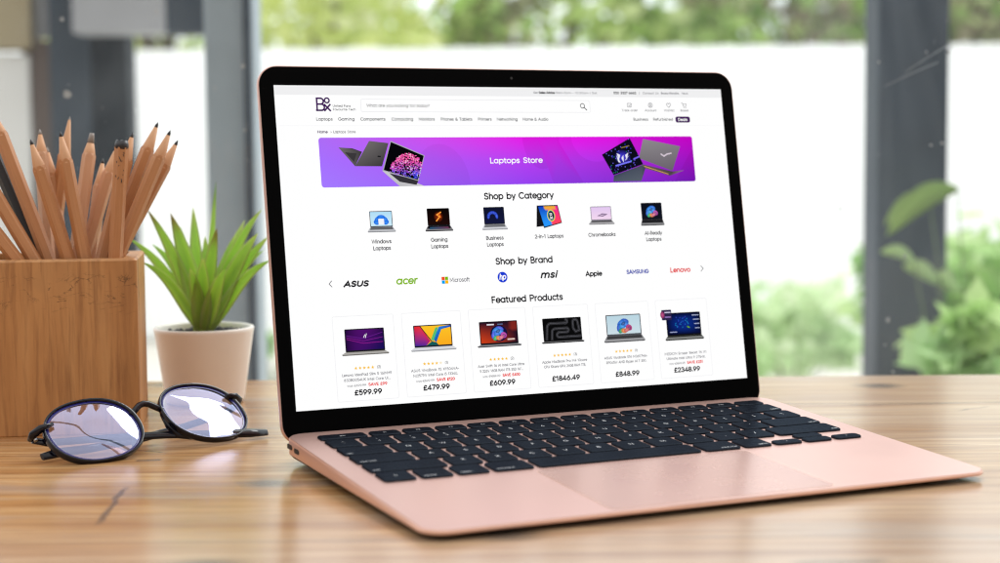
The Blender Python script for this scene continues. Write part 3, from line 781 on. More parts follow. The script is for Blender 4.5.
def d4(p):
    p.fill([(152.6, 82.6), (153.8, 70.0), (157.0, 70.2), (157.2, 82.2)], rgb(22, 22, 26))
    p.fill([(153.8, 70.0), (167.4, 69.9), (169.3, 80.6), (157.4, 83.4)], rgb(18, 18, 24))
    qd = [(154.6, 70.6), (167.0, 70.5), (168.9, 80.2), (157.7, 82.6)]
    def fn(u, v):
        c = mixc(rgb(16, 60, 190), rgb(40, 150, 250), v*1.2) if u < .42 else mixc(rgb(240, 40, 150), rgb(255, 70, 90), v)
        if v < .14 and .3 < u < .85: c = rgb(240, 170, 60)
        return c
    p.poly_tex(qd, fn, 12, 8)
    p.ell(162.6, 76.1, 2.6, 3.6, rgb(250, 210, 40), rot=-.1, n=20); p.ell(162.6, 76.1, 2.2, 3.1, rgb(70, 190, 170), rot=-.1, n=20); p.ell(162.6, 76.1, 1.9, 2.75, rgb(20, 20, 44), rot=-.1, n=20)
    p.text('12', 161.5, 76.0, 1.3, WHITE, .18); p.text('36', 161.5, 78.0, 1.3, WHITE, .18)
cat_tile(['2-in-1 Laptops'], 160.3, d4)
def d5(p):
    q = lap_pic(p, 187.0, 71.4, 204.3, 82.2, rgb(126, 122, 134), rgb(150, 148, 152), flat2(rgb(226, 200, 240), rgb(244, 216, 240)), .78)
    p.line([(193.4, 77.0), (196.5, 75.9), (199.4, 76.2), (196.8, 77.1), (193.4, 77.0)], .6, rgb(92, 66, 108))
cat_tile(['Chromebooks'], 195.1, d5)
def d6(p):
    q = lap_pic(p, 222.0, 69.9, 238.2, 83.7, rgb(30, 30, 34), rgb(62, 62, 68), flat2(rgb(12, 16, 28), rgb(18, 22, 36)), .74, .06)
    bloom(p, (q[0]+q[2])/2, (q[1]+q[3])/2+.3, 3.7, [rgb(40, 150, 255), rgb(60, 180, 255), rgb(50, 130, 250), rgb(220, 90, 200), rgb(250, 150, 70), rgb(60, 200, 120), rgb(90, 120, 255)])
cat_tile(['AI-Ready', 'Laptops'], 229.9, d6)

# brand row
def brand(label, fn):
    p = Page(); fn(p); return sub(p, 'brand_logo', label)
def b1(p): p.text('ASUS', 32.0, 112.7, 2.7, INK, .23, width=14.4, slant=.22)
brand('black slanted wordmark reading ASUS', b1)
brand('green wordmark reading acer', lambda p: p.text('acer', 63.0, 112.5, 3.7, rgb(131, 184, 26), .15, width=12.6, slant=.15))
def b3(p):
    for i, c in enumerate((rgb(242, 80, 34), rgb(127, 186, 0), rgb(0, 164, 239), rgb(255, 185, 0))):
        x, y = 90.5+(i % 2)*2.05, 109.5+(i//2)*2.05; p.rect(x, y, x+1.9, y+1.9, c)
    p.text('Microsoft', 95.4, 112.6, 2.2, GREY, .10, width=12.2)
brand('grey wordmark reading Microsoft beside four coloured squares', b3)
def b4(p):
    p.ell(128.3, 111.1, 3.1, 3.1, rgb(28, 60, 210), n=32)
    p.text('hp', 128.25, 112.3, 2.9, WHITE, .15, 'c', slant=.22, width=4.0)
brand('round blue badge with white hp letters', b4)
brand('black slanted wordmark reading msi', lambda p: p.text('msi', 152.4, 112.4, 3.6, INK, .18, width=10.6, slant=.25))
brand('black word Apple', lambda p: p.text('Apple', 182.0, 112.5, 2.5, INK, .19, width=10.8))
brand('blue wordmark reading SAMSUNG', lambda p: p.text('SAMSUNG', 209.4, 112.2, 2.1, rgb(34, 56, 170), .17, width=15.0))
brand('red wordmark reading Lenovo', lambda p: p.text('Lenovo', 239.3, 112.4, 2.6, rgb(228, 36, 38), .16, width=14.0))
p = Page(); p.line([(25.3, 109.2), (23.7, 110.9), (25.3, 112.6)], .38, rgb(90, 90, 96)); sub(p, 'page_arrow')
p = Page(); p.line([(260.8, 109.2), (262.4, 110.9), (260.8, 112.6)], .38, rgb(90, 90, 96)); sub(p, 'page_arrow')

# product cards
def card(i, price, t1, t2, was, save, stars, cnt, draw):
    x0 = 23.9+40.58*i; x1 = x0+35.8; cx = (x0+x1)/2; p = Page()
    p.frame(x0, 129.0, x1, 176.0, 1.0, .2, rgb(232, 232, 236))
    draw(p, x0)
    if stars:
        for kk in range(5):
            p.star(cx-6.2+2.45*kk, 158.0, 1.05, rgb(250, 196, 60) if kk < stars else rgb(246, 232, 200))
        p.text('(%d)' % cnt, cx+6.2, 158.6, 1.4, GREY, .12)
    INK2 = rgb(86, 86, 96)
    p.text(t1, cx, 162.2, 1.35, INK2, .12, 'c', width=29); p.text(t2, cx, 165.0, 1.35, INK2, .12, 'c', width=27)
    if was:
        xw = p.text('was '+was, cx-12, 168.0, 1.15, GREY, .1, width=11); p.line([(cx-8.6, 167.5), (xw, 167.5)], .12, GREY)
        p.text(save, cx+.4, 168.0, 1.4, rgb(236, 48, 48), .2, width=11)
    p.text(price, cx, 172.6, 2.45, INK, .19, 'c', width=(16 if len(price) < 8 else 18))
    return sub(p, 'product_card', 'product card priced ' + price)
def c1(p, x):
    q = lap_pic(p, x+4.2, 136.3, x+32, 150.9, rgb(28, 28, 32), rgb(150, 146, 140), lambda u, v: mixc(mixc(rgb(34, 10, 60), rgb(84, 16, 112), math.sin(u*PI)*.9), rgb(22, 16, 90), v*u), .87, .085, False)
    cx = (q[0]+q[2])/2
    for kk in range(3): p.line([(q[0]+.5, q[1]+3+kk), (cx-1, q[1]+5+kk*1.3), (q[2]-.6, q[1]+2+kk*2.6)], .35, rgb(104+20*kk, 30, 138))
    p.line([(cx-.6, q[1]+4.4), (cx+.2, q[1]+2.9)], .35, WHITE); p.line([(cx+.4, q[1]+4.6), (cx+1.2, q[1]+2.4)], .35, WHITE)
card(0, '£599.99', 'Lenovo IdeaPad Slim 5 16IMH9', '83DB0054UK Intel Core Ul...', '£699.99', 'SAVE £99', 5, 2, c1)
def c2(p, x):
    q = lap_pic(p, x+4.2, 136.3, x+32, 150.9, rgb(30, 34, 44), rgb(206, 208, 214), flat2(rgb(252, 196, 40), rgb(250, 170, 30)), .85, .085, False)
    X = lambda u: q[0]+(q[2]-q[0])*u; Y = lambda v: q[1]+(q[3]-q[1])*v
    p.fill([(X(0), Y(0)), (X(.16), Y(0)), (X(.42), Y(.78)), (X(.3), Y(1)), (X(0), Y(1))], [rgb(226, 36, 36), rgb(236, 52, 44), rgb(196, 30, 90), rgb(90, 40, 150), rgb(60, 40, 150)])
    p.fill([(X(.5), Y(.7)), (X(.68), Y(.06)), (X(1), Y(0)), (X(1), Y(.1)), (X(.74), Y(.2)), (X(.58), Y(.86))], [rgb(30, 120, 200), rgb(36, 130, 220), rgb(30, 70, 180), rgb(40, 80, 190), rgb(30, 110, 210), rgb(24, 80, 160)])
    p.fill([(X(.44), Y(.7)), (X(.58), Y(.1)), (X(.66), Y(.08)), (X(.5), Y(.8))], rgb(90, 190, 110))
    p.line([(X(.16), Y(0)), (X(.46), Y(.82)), (X(.54), Y(.95))], .5, rgb(28, 30, 50))
    p.fill([(X(.3), Y(1)), (X(.46), Y(.8)), (X(.58), Y(.86)), (X(.64), Y(1))], rgb(18, 90, 90))
card(1, '£479.99', 'ASUS VivoBook 15 X1504VA-', 'NJ2571W Intel Core i5 1334U,', '£599.99', 'SAVE £120', 4, 1, c2)
def c3(p, x):
    q = lap_pic(p, x+4.2, 136.3, x+32, 150.9, rgb(20, 20, 26), rgb(92, 92, 98), lambda u, v: mixc(rgb(30, 16, 34), rgb(196, 60, 26), (1-u)*v*1.2 + (.35 if u > .8 and v < .5 else 0)), .9, .07, False)
    bloom(p, (q[0]+q[2])/2, (q[1]+q[3])/2+.6, 4.3, [rgb(40, 150, 255), rgb(50, 130, 250), rgb(90, 110, 255), rgb(220, 80, 200), rgb(250, 150, 60), rgb(60, 200, 120), rgb(70, 140, 255)], rgb(20, 20, 60))
    p.line([(q[0]+4.5, q[1]+1.2), (q[0]+8.4, q[1]+1.2)], .8, rgb(220, 220, 230)); p.line([(q[0]+11, q[1]+1.2), (q[0]+14, q[1]+1.2)], .6, rgb(90, 110, 150)); p.line([(q[2]-6, q[3]-1.6), (q[2]-2, q[3]-1.6)], .9, rgb(226, 200, 190))
card(2, '£609.99', 'Acer Swift 16 AI Intel Core Ultra', '5 226V 16GB RAM 1TB SSD 16"...', '£1009.99', 'SAVE £400', 5, 2, c3)
def c4(p, x):
    q = lap_pic(p, x+4.2, 136.3, x+32, 150.9, rgb(14, 14, 16), rgb(40, 40, 44), flat2(rgb(8, 8, 9), rgb(12, 12, 13)), .92, .05, False)
    X = lambda u: q[0]+(q[2]-q[0])*u; Y = lambda v: q[1]+(q[3]-q[1])*v
    def arc(cu, cv, r, a0, a1): return [(X(cu)+r*math.cos(math.radians(a0+(a1-a0)*t/10)), Y(cv)+r*math.sin(math.radians(a0+(a1-a0)*t/10))) for t in range(11)]
    for w_, c_ in ((1.5, rgb(58, 58, 62)), (.9, rgb(24, 24, 26)), (.3, rgb(92, 92, 98))):
        p.line([(X(.06), Y(.98))]+arc(.2, .42, 2.6, 180, 270)+[(X(.2), Y(.21)), (X(.6), Y(.21))]+arc(.6, .13, 1.1, 90, -90), w_, c_)
        p.line([(X(.2), Y(.98))]+arc(.3, .64, 2.0, 180, 270)+[(X(.62), Y(.46))]+arc(.62, .56, 1.1, -90, 90)+[(X(.4), Y(.66))]+arc(.4, .78, 1.3, 270, 90)+[(X(.98), Y(.88))], w_, c_)
        p.line([(X(.8), Y(.5))]+arc(.86, .2, 1.6, 180, 350)+[(X(.96), Y(.6)), (X(.86), Y(.66)), (X(.8), Y(.5))], w_, c_)
card(3, '£1846.49', 'Apple MacBook Pro M4 10core', 'CPU 10core GPU, 24GB RAM 1TB,', None, '', 5, 3, c4)
def c5(p, x):
    q = lap_pic(p, x+4.2, 136.3, x+32, 152.6, rgb(74, 78, 84), rgb(112, 112, 116), flat2(rgb(186, 214, 226), rgb(204, 222, 230)), .76, .08)
    bloom(p, (q[0]+q[2])/2+.3, (q[1]+q[3])/2+.8, 4.6, [rgb(30, 130, 240), rgb(40, 160, 250), rgb(30, 100, 220), rgb(214, 50, 140), rgb(250, 150, 60), rgb(40, 170, 110), rgb(50, 120, 240)])
card(4, '£848.99', 'ASUS Vivobook S16 M3607HA-', 'RP045W AMD Ryzen AI 7 350,', None, '', 5, 1, c5)
def c6(p, x):
    q = lap_pic(p, x+5.0, 137.0, x+32, 153.6, rgb(16, 16, 20), rgb(58, 60, 54), lambda u, v: mixc(rgb(8, 12, 44), rgb(14, 50, 150), math.sin(u*PI)*.8*math.sin(v*PI)), .84, .06)
    cx, cy = (q[0]+q[2])/2, (q[1]+q[3])/2
    for i in range(40):
        an = random.uniform(0, 2*PI); r = random.random()*5.5
        p.ell(cx-1.5+r*math.cos(an), cy-1+r*.7*math.sin(an), .7, .4, rgb(10, 20, 80), random.choice([rgb(40, 120, 255), rgb(30, 160, 240), rgb(60, 80, 220), rgb(20, 50, 140)]), random.uniform(0, 3), 8)
    p.ell(cx+3, cy+2.2, 1.5, .6, rgb(20, 60, 60), rgb(130, 200, 60), .4, 10)
    for kk, w_ in enumerate((4.6, 4.0, 3.4, 3.0)): p.line([(q[2]-w_-.6, q[1]+1.4+2.6*kk), (q[2]-.7, q[1]+1.4+2.6*kk)], .55, rgb(170, 180, 210))
    p.line([(q[0]+1.4, q[3]-1.4), (q[0]+6, q[3]-1.4)], .5, rgb(170, 180, 220))
    p.rr(x+3.6, 135.0, x+10.4, 141.2, .5, rgb(44, 36, 72)); p.ell(x+4.2, 138, 1.5, 2.1, rgb(120, 40, 90), rgb(200, 90, 140), n=14)
    p.line([(x+6, 136.6), (x+9.6, 136.6)], .7, rgb(210, 205, 230)); p.line([(x+6, 139.4), (x+9.6, 139.4)], .7, rgb(150, 120, 190))
card(5, '£2348.99', 'MEDION Erazer Beast 16 X1', 'Ultimate Intel Ultra 9 275HX,', '£2599.99', 'SAVE £251', 0, 0, c6)

# ------------------------------------------------------------------ TABLE
tb = MB(); tb.box(-1.6, 1.6, .15, 1.205, -.04, 0, 0, .003)
tag(tb.build('table', M['table']), 'varnished oak plank table top carrying the laptop, pencils, plant and glasses', 'table')

# ------------------------------------------------------------------ PENCIL BOX
BA = math.radians(9.0)
fr = at(141, 434, .9775); fr.z = 0
u_ = Vector((math.cos(BA), math.sin(BA), 0)); w_ = Vector((-math.sin(BA), math.cos(BA), 0))
BW, BD, BH = .098, .083, at(141, 258.5, .9775).z
BOX = thing('pencil_holder', 'square oak block holding a bunch of wooden pencils at the left', 'pencil holder', fr, (0, 0, BA))
bm = MB(); wl = .0085
bv = .0012
o = lambda d: rrect(-BW+d, -d, d, BD-d, .0012, 3)
i_ = lambda d: rrect(-BW+wl+d, -wl-d, wl+d, BD-wl-d, .0015, 3)
bm.rings([[(x, y, 0) for x, y in o(.0004)], [(x, y, .0006) for x, y in o(0)], [(x, y, BH-bv) for x, y in o(0)], [(x, y, BH) for x, y in o(bv)],
          [(x, y, BH) for x, y in i_(0)], [(x, y, .008) for x, y in i_(0)]], 0, True, True, sm=False)
bm.build('box', M['box'], BOX)

# ------------------------------------------------------------------ PENCILS
RP = .0039
def pencil(tip, through, label, mat='pencil', sharp=True, conelen=.0172, blunt=.30, lead='lead', name='pencil'):
    for _ in range(60):
        d = (tip-through).normalized()
        f0 = tip-d*((tip.z-.010)/d.z)-fr
        yl = f0.dot(w_); m_ = wl+RP*1.3
        if yl < m_: tip = tip+(tip-Vector((0, 0, HCAM))).normalized()*-.001
        elif yl > BD-m_: tip = tip+(tip-Vector((0, 0, HCAM))).normalized()*.001
        else: break
    L = (tip.z-.010)/d.z
    q = Vector((0, 0, 1)).rotation_difference(d)
    foot = tip-d*L
    t = thing(name, label, 'pencil', foot, q.to_euler(), 'pencils in the oak holder')
    def hexr(r, z, n=18, rot=0.3):
        o = []
        for kk in range(n):
            a = 2*PI*kk/n+rot; m_ = ((a-rot) % (PI/3))-PI/6
            o.append((r*.93/math.cos(m_)*math.cos(a), r*.93/math.cos(m_)*math.sin(a), z))
        return o
    cr = lambda r, z, n=18: [(r*math.cos(2*PI*kk/n+.3), r*math.sin(2*PI*kk/n+.3), z) for kk in range(n)]
    zc = L-conelen if sharp else L-.0035
    s = MB(); rot = random.uniform(0, 1)
    # scalloped end where the sharpener cut in
    top = [(x, y, zc+(.0016 if sharp else 0)*(math.hypot(x, y)/RP-1)*-8) for x, y, z in hexr(RP, zc)]
    s.rings([hexr(RP*.96, 0), hexr(RP, .0006), hexr(RP, zc-.004), top], 0, sm=False)
    s.build('shaft', M[mat], t)
    if sharp:
        c = MB(); c.rings([cr(RP*.96, zc-.002), cr(RP*.90, zc+.001), cr(RP*blunt, L-.0034*blunt/.3)], 0, cap0=False)
        c.build('sharpened_end', M['tipwood'], t)
        l = MB(); l.rings([cr(RP*blunt, L-.0036*blunt/.3), cr(RP*blunt*.75, L-.0018), cr(RP*blunt*(.1 if blunt <= .3 else .6), L)], 0)
        l.build('lead', M[lead], t)
    else:
        c = MB(); c.rings([hexr(RP*.99, zc), hexr(RP*.93, L-.0012), hexr(RP*.7, L)], 0, sm=False)
        c.build('worn_end', M['lead'], t)
    return t
def PX(tx, ty, tY, bx, by, bY): return at(tx, ty, tY), at(bx, by, bY)
for args in (
 (PX(-10, 106, 1.004, 48, 258, .990), 'reddish pencil leaning out past the left picture edge, just above the black one'),
 (PX(-30, 98, 1.012, 39, 259, 1.000), 'black lacquered pencil leaning left among the natural wood ones', 'pencil_black'),
 (PX(-48, 122, 1.000, 33, 258, .984), 'wooden pencil leaning steeply left below the black pencil'),
 (PX(-84, 130, .996, 16, 259, .979), 'wooden pencil leaning lowest of all at the far left edge'),
 (PX(30.2, 139, .996, 68, 258, .984), 'tan pencil with dark tip leaning left, next right of the black pencil'),
 (PX(39.8, 129, 1.030, 48, 250, 1.022), 'pale pencil with a pale tip standing behind the tan leaning one', 'pencil_pale', True, dict(lead='pale_lead', conelen=.015)),
 (PX(70, 116, 1.034, 52, 250, 1.034), 'tallest pencil with a fine long tip behind the others', 'pencil', True, dict(lead='pale_lead', conelen=.024, blunt=.2)),
 (PX(60, 131, .999, 84.5, 258, .987), 'orange tan pencil with black tip leaning left in front of the tallest one'),
 (PX(92, 133, 1.020, 76, 252, 1.014), 'pale pencil with a broad freshly cut point in the middle of the bunch', 'pencil_pale', True, dict(lead='pale_lead', conelen=.013, blunt=.55)),
 (PX(117, 146, 1.026, 86, 252, 1.022), 'pale pencil leaning right, mostly hidden behind the chewed blunt one', 'pencil_pale'),
 (PX(47, 147, 1.036, 62, 252, 1.030), 'short pencil standing far back between the pale one and the tallest one', 'pencil', True, dict(lead='pale_lead')),
 (PX(103, 158, 1.034, 92, 252, 1.026), 'shortest pale pencil far back, showing between its taller neighbours', 'pencil_pale'),
 (PX(122, 141, .992, 115.5, 258, .986), 'upright blunt pencil with a chewed and scratched end at the front right', 'pencil', False),
 (PX(133, 132, 1.008, 103, 256, .997), 'dark tipped pencil close behind the chewed blunt one', 'pencil'),
 (PX(158, 122, 1.016, 107, 256, 1.008), 'pencil with black point leaning right, tallest of the right hand fan'),
 (PX(170.5, 130, 1.005, 118, 256, .994), 'pencil with grey point leaning right, middle of the right hand fan'),
 (PX(178, 140, 1.017, 125, 240, 1.010), 'pencil leaning furthest right, outermost of the right hand fan')):
    a = args[0]; T_ = pencil(a[0], a[1], args[1], args[2] if len(args) > 2 else 'pencil', args[3] if len(args) > 3 else True, **(args[4] if len(args) > 4 else {}))
    if 'chewed' in args[1] and 'upright' in args[1]:      # bite marks and a rough lip on the worn end
        Lp = (a[0]-T_.location).length; sc2 = MB(); iq = T_.rotation_euler.to_matrix().inverted()
        tow = iq @ Vector((.12, -1, 0)); tow.z = 0; tow.normalize(); sd_ = Vector((0, 0, 1)).cross(tow)
        for kk in range(9):
            z0 = Lp-random.uniform(.006, .032); x0 = random.uniform(-.0024, .0024); pts_ = []
            for j in range(4):
                x0 += random.uniform(-.0011, .0011); z0 += random.uniform(-.0016, .0016); x0 = max(-.0032, min(.0032, x0))
                pts_.append(tow*(math.sqrt(RP*RP-x0*x0)*.985)+sd_*x0+Vector((0, 0, z0)))
            sc2.tube(pts_, .00022, 5)
        sc2.build('bite_marks', M['lead'], T_)
        lp = MB(); lp.rings([[(RP*q*math.cos(2*PI*i/14), RP*q*math.sin(2*PI*i/14), z+random.uniform(-.0006, .0006)) for i in range(14)] for q, z in ((1.0, Lp-.004), (1.06, Lp-.002), (.9, Lp+.0004), (.5, Lp-.0004))], 0)
        lp.build('chewed_lip', M['lead'], T_)

# ------------------------------------------------------------------ POTTED PLANT
pp = at(205.5, 400, 1.10); pp.z = 0
PLT = thing('potted_plant', 'small green spiky succulent in a cream round pot behind the glasses', 'potted plant', pp)
rt, rb, hp_ = .0332, .0258, at(205, 326.5, 1.10).z
pot = MB()
pot.lathe([(rb-.002, 0), (rb, .001), (rb+.0005, .004), (rt-.0004, hp_-.003), (rt, hp_-.0008), (rt-.0006, hp_), (rt-.0022, hp_), (rt-.003, hp_-.001), (rt-.0035, hp_-.006), (rt-.006, .02)], 64, cap0=True)
pot.build('pot', M['pot'], PLT)
so = MB()
so.lathe([(.001, hp_-.0035), (.012, hp_-.0035), (rt-.0036, hp_-.0055)], 40, cap0=True)
for kk in range(420):
    r = math.sqrt(random.random())*(rt-.006); a = random.uniform(0, 2*PI); s = random.uniform(.0006, .0016)
    c0 = Vector((r*math.cos(a), r*math.sin(a), hp_-.004+random.uniform(-.0006, .0008)))
    pr = [[c0+Vector((s*q*math.cos(b), s*q*math.sin(b), s*z)) for b in [2*PI*t/6 for t in range(6)]] for q, z in ((.4, -.9), (1, -.1), (.5, .8))]
    so.rings(pr, 0)
tag(so.build('gravel', M['soil'], PLT), kind=None)
def leaf(tip, width, sag=0.0, lean=None, tipcol=None, yb=None):
    """blade from the crown to tip (plant-local m)"""
    mb = MB(); b0 = Vector((random.uniform(-.004, .004), random.uniform(-.004, .004), hp_-.004))
    if lean: b0 += Vector(lean)
    d = tip-b0; n = 16
    side = d.cross(Vector((0, -1, .25)));
    if side.length < 1e-5: side = Vector((1, 0, 0))
    side.normalize()
    out = Vector((d.x, d.y, 0)); out = out.normalized() if out.length > .004 else Vector((0, -1, 0))
    G0, G1, G2 = (.66, .80, .20, 1), (.60, .82, .20, 1), (.50, .72, .24, 1)
    rows_ = []
    for kk in range(n+1):
        t = kk/n
        p_ = b0+d*t + Vector((0, 0, 1))*sag*math.sin(PI*t**1.5)*.9 - out*sag*.3*math.sin(PI*t**1.5)
        prof = (.52+.48*math.sin(min(1, t/.38)*PI/2))*(1-t**2.3)**.85
        w = width*max(prof, .012)*.5
        nrm = side.cross(d).normalized()
        if nrm.y > 0: nrm = -nrm
        fold = .42*w
        col = mixc(G0, G1, t*2) if t < .5 else mixc(G1, G2, t*2-1)
        if tipcol: col = mixc(col, tipcol, max(0, (t-.80)/.20))
        edge = mixc(col, (.90, .92, .55, 1), .6)
        th = .0011*(1-t*.8)
        rows_.append(([p_-side*w+nrm*0, p_-side*w*.5-nrm*fold*.55, p_-nrm*fold, p_+side*w*.5-nrm*fold*.55, p_+side*w,
                       p_+side*w*.5-nrm*(fold*.55+th), p_-nrm*(fold+th*1.6), p_-side*w*.5-nrm*(fold*.55+th)], [edge, col, mixc(col, G2, .5), col, edge, col, col, col]))
    ids = [[mb.vert(q, c) for q, c in zip(r[0], r[1])] for r in rows_]
    for a, b in zip(ids, ids[1:]):
        for i in range(8):
            j = (i+1) % 8; mb.face((a[i], a[j], b[j], b[i]), 0, True)
    mb.face(ids[-1], 0)
    return mb.build('leaf', M['leaf'], PLT, colors=True)
RED = (.36, .15, .05, 1); YEL = (.72, .78, .34, 1); DKG = (.22, .40, .14, 1)
def lt(px, py, dY): return at(px, py, 1.10+dY)-pp
for px, py, dY, w, sag, tc in (
 (147, 209, .000, .0085, .006, RED), (129, 238, .012, .0075, .010, None), (142, 262, -.02, .0075, .010, None), (170.5, 213, .004, .0125, .004, RED),
 (193, 207, .022, .0100, .002, YEL), (216, 181, .030, .0050, .000, DKG), (217, 228, -.012, .0115, .001, RED), (236, 233, .012, .0085, .004, YEL),
 (262, 209, .006, .0085, .010, YEL), (258, 233, -.010, .0120, .006, YEL), (269, 236, -.004, .0095, .006, YEL), (271, 260, -.014, .0085, .010, None),
 (203, 258, -.035, .0125, .003, YEL), (226, 268, -.040, .0105, .006, None), (230, 250, .034, .009, .004, None), (245, 220, .028, .0085, .006, YEL), (180, 226, .024, .0085, .005, None), (205, 236, .018, .0100, .002, YEL), (152, 244, .020, .0075, .010, None), (264, 250, .022, .0080, .009, None), (190, 268, -.036, .0095, .005, YEL)):
    leaf(lt(px, py, dY), w*1.2, sag*.55, None, tc)

# ------------------------------------------------------------------ GLASSES
GC = Vector((-.19701, .92306, .01681)); AX = Vector((.717, .697, .029)).normalized(); AY = Vector((-.572, .564, .596)); AY = (AY-AX*AY.dot(AX)).normalized(); AN = AX.cross(AY)
GM = Matrix((AX, AY, AN)).transposed().to_4x4(); GM.translation = GC
GLS = thing('eyeglasses', 'folded dark rimmed eyeglasses with bluish reflecting lenses lying in front of the pencil holder', 'glasses')
GLS.matrix_world = GM
GI = GM.inverted()
SEP, LW, LH = .0357, .0271, .0229
def lens_curve(s, k=1.0, n=56):
    o = []
    for i in range(n):
        a = 2*PI*i/n; c, q = math.cos(a), math.sin(a)
        e = 2/2.25
        x = LW*math.copysign(abs(c)**e, c); y = LH*math.copysign(abs(q)**e, q)
        x *= 1+.05*q                          # a little wider at the brow
        r = math.hypot(x, y); kk = (r-(1-k))/r if k < 1 and False else k
        xo = s*SEP+x*kk
        z = -.0016*(((xo)/.062)**2)*3
        o.append((xo, y*kk, z))
    return o
for s in (-1, 1):
    rm = MB(); oc = lens_curve(s, 1.0); N = len(oc)
    def sect(dk, dz): return [(q[0]+(q[0]-s*SEP)*dk, q[1]*(1+dk), q[2]+dz) for q in oc]
    rr = [sect(-.03, .0016), sect(0.005, .0021), sect(.014, .0008), sect(.014, -.0014), sect(0.0, -.0022), sect(-.04, -.0018), sect(-.05, -.0004), sect(-.042, .0008), sect(-.03, .0016)]
    ids = [[rm.vert(q) for q in r] for r in rr[:-1]]; ids.append(ids[0])
    for a, b in zip(ids, ids[1:]):
        for i in range(N):
            j = (i+1) % N; rm.face((a[i], a[j], b[j], b[i]), 0, True)
    rim = rm.build('rim', M['frame'], GLS)
    ln = MB(); oc2 = lens_curve(s, .955)
    ctr = ln.vert((s*SEP, 0, lens_curve(s)[0][2]*0-.0010+.0011))
    prev = None
    rings_ = []
    for kk in (.25, .5, .75, 1):
        rings_.append([ln.vert((s*SEP+(q[0]-s*SEP)*kk, q[1]*kk, q[2]*kk*kk+.0001+.0009*(1-kk*kk))) for q in oc2])
    for i in range(N): ln.face((ctr, rings_[0][i], rings_[0][(i+1) % N]), 0, True)
    for a, b in zip(rings_, rings_[1:]):
        for i in range(N): ln.face((a[i], b[i], b[(i+1) % N], a[(i+1) % N]), 0, True)
    oc3 = [ln.vert((s*SEP+(q[0]-s*SEP)*1.006, q[1]*1.006, q[2]-.0012)) for q in lens_curve(s, .955)]
    oc4 = [ln.vert((s*SEP+(q[0]-s*SEP)*.945, q[1]*.945, q[2]*.9+.00035)) for q in lens_curve(s, .955)]
    oc5 = [ln.vert((s*SEP+(q[0]-s*SEP)*1.0, q[1]*1.0, q[2]*.9+.0006)) for q in lens_curve(s, .955)]
    for i in range(N):
        j = (i+1) % N; ln.face((oc4[i], oc5[i], oc5[j], oc4[j]), 1, True); ln.face((oc5[i], oc3[i], oc3[j], oc5[j]), 1, True)
    ln.build('lens', [M['lens'], M['lens_edge']], GLS)
    # end piece with hinge
    ep = MB(); xo = s*(SEP+LW)
    ep.tube([(xo-s*.0065, .0100, -.0012), (xo+s*.0005, .0098, -.0034), (xo+s*.0042, .0095, -.0065), (xo+s*.0046, .0092, -.0105)], [.0012, .0027, .0028, .0022], 10, flat=.75, up=(0, 1, 0))
    ep.build('end_piece', M['frame'], GLS)
    hm = MB(); hm.tube([(xo+s*.0030, .0068, -.0092), (xo+s*.0030, .0118, -.0092)], .0011, 8); hm.build('hinge_pin', M['metal'], GLS)
    # nose pad: thickened inner rim below the bridge
    xi = s*(SEP-LW*.80)
    npd = MB(); npd.tube([(s*(SEP-LW*.985), .004, -.0012), (s*(SEP-LW*.93), -.0040, -.0028), (s*(SEP-LW*.80), -.0108, -.0040), (s*(SEP-LW*.62), -.0163, -.0030)], [.0014, .0030, .0034, .0014], 10, flat=.8)
    npd.build('nose_pad', M['frame'], GLS)
br = MB()
br.tube([(-SEP+LW*.93, .0062, -.0006), (-.0064, .0086, .0006), (-.003, .0108, .0014), (0, .0114, .0016), (.003, .0108, .0014), (.0064, .0086, .0006), (SEP-LW*.93, .0062, -.0006)], [.0018, .0019, .0019, .0019, .0019, .0019, .0018], 10)
br.build('bridge', M['frame'], GLS)
def temple(pts, rad):
    t = MB(); t.tube([GI @ Vector(q) for q in pts], rad, 12, flat=.62, up=(GI.to_3x3() @ Vector((.4, -.5, .75)))); return t.build('temple', M['frame'], GLS)
lh = GM @ Vector((-(SEP+LW)-.0040, .0092, -.0105)); rh = GM @ Vector(((SEP+LW)+.0040, .0092, -.0105))
tl_ = at(267, 430, .957); tl_.z = .0032
temple([lh, lh.lerp(tl_, .06)+Vector((0, 0, -.0018)), lh.lerp(tl_, .3)+Vector((0, 0, -.0002)), lh.lerp(tl_, .55)+Vector((0, 0, .0005)), lh.lerp(tl_, .78), lh.lerp(tl_, .92), tl_], [.0022, .0024, .0024, .0025, .0027, .0030, .0022])
tr_ = at(42, 457, .882); tr_.z = .0034
temple([rh, rh.lerp(tr_, .06)+Vector((0, 0, -.0028)), rh.lerp(tr_, .3)+Vector((0, 0, -.0045)), rh.lerp(tr_, .55)+Vector((0, 0, -.0045)), rh.lerp(tr_, .78)+Vector((0, 0, -.0022)), rh.lerp(tr_, .92), tr_], [.0022, .0024, .0024, .0025, .0027, .0030, .0022])

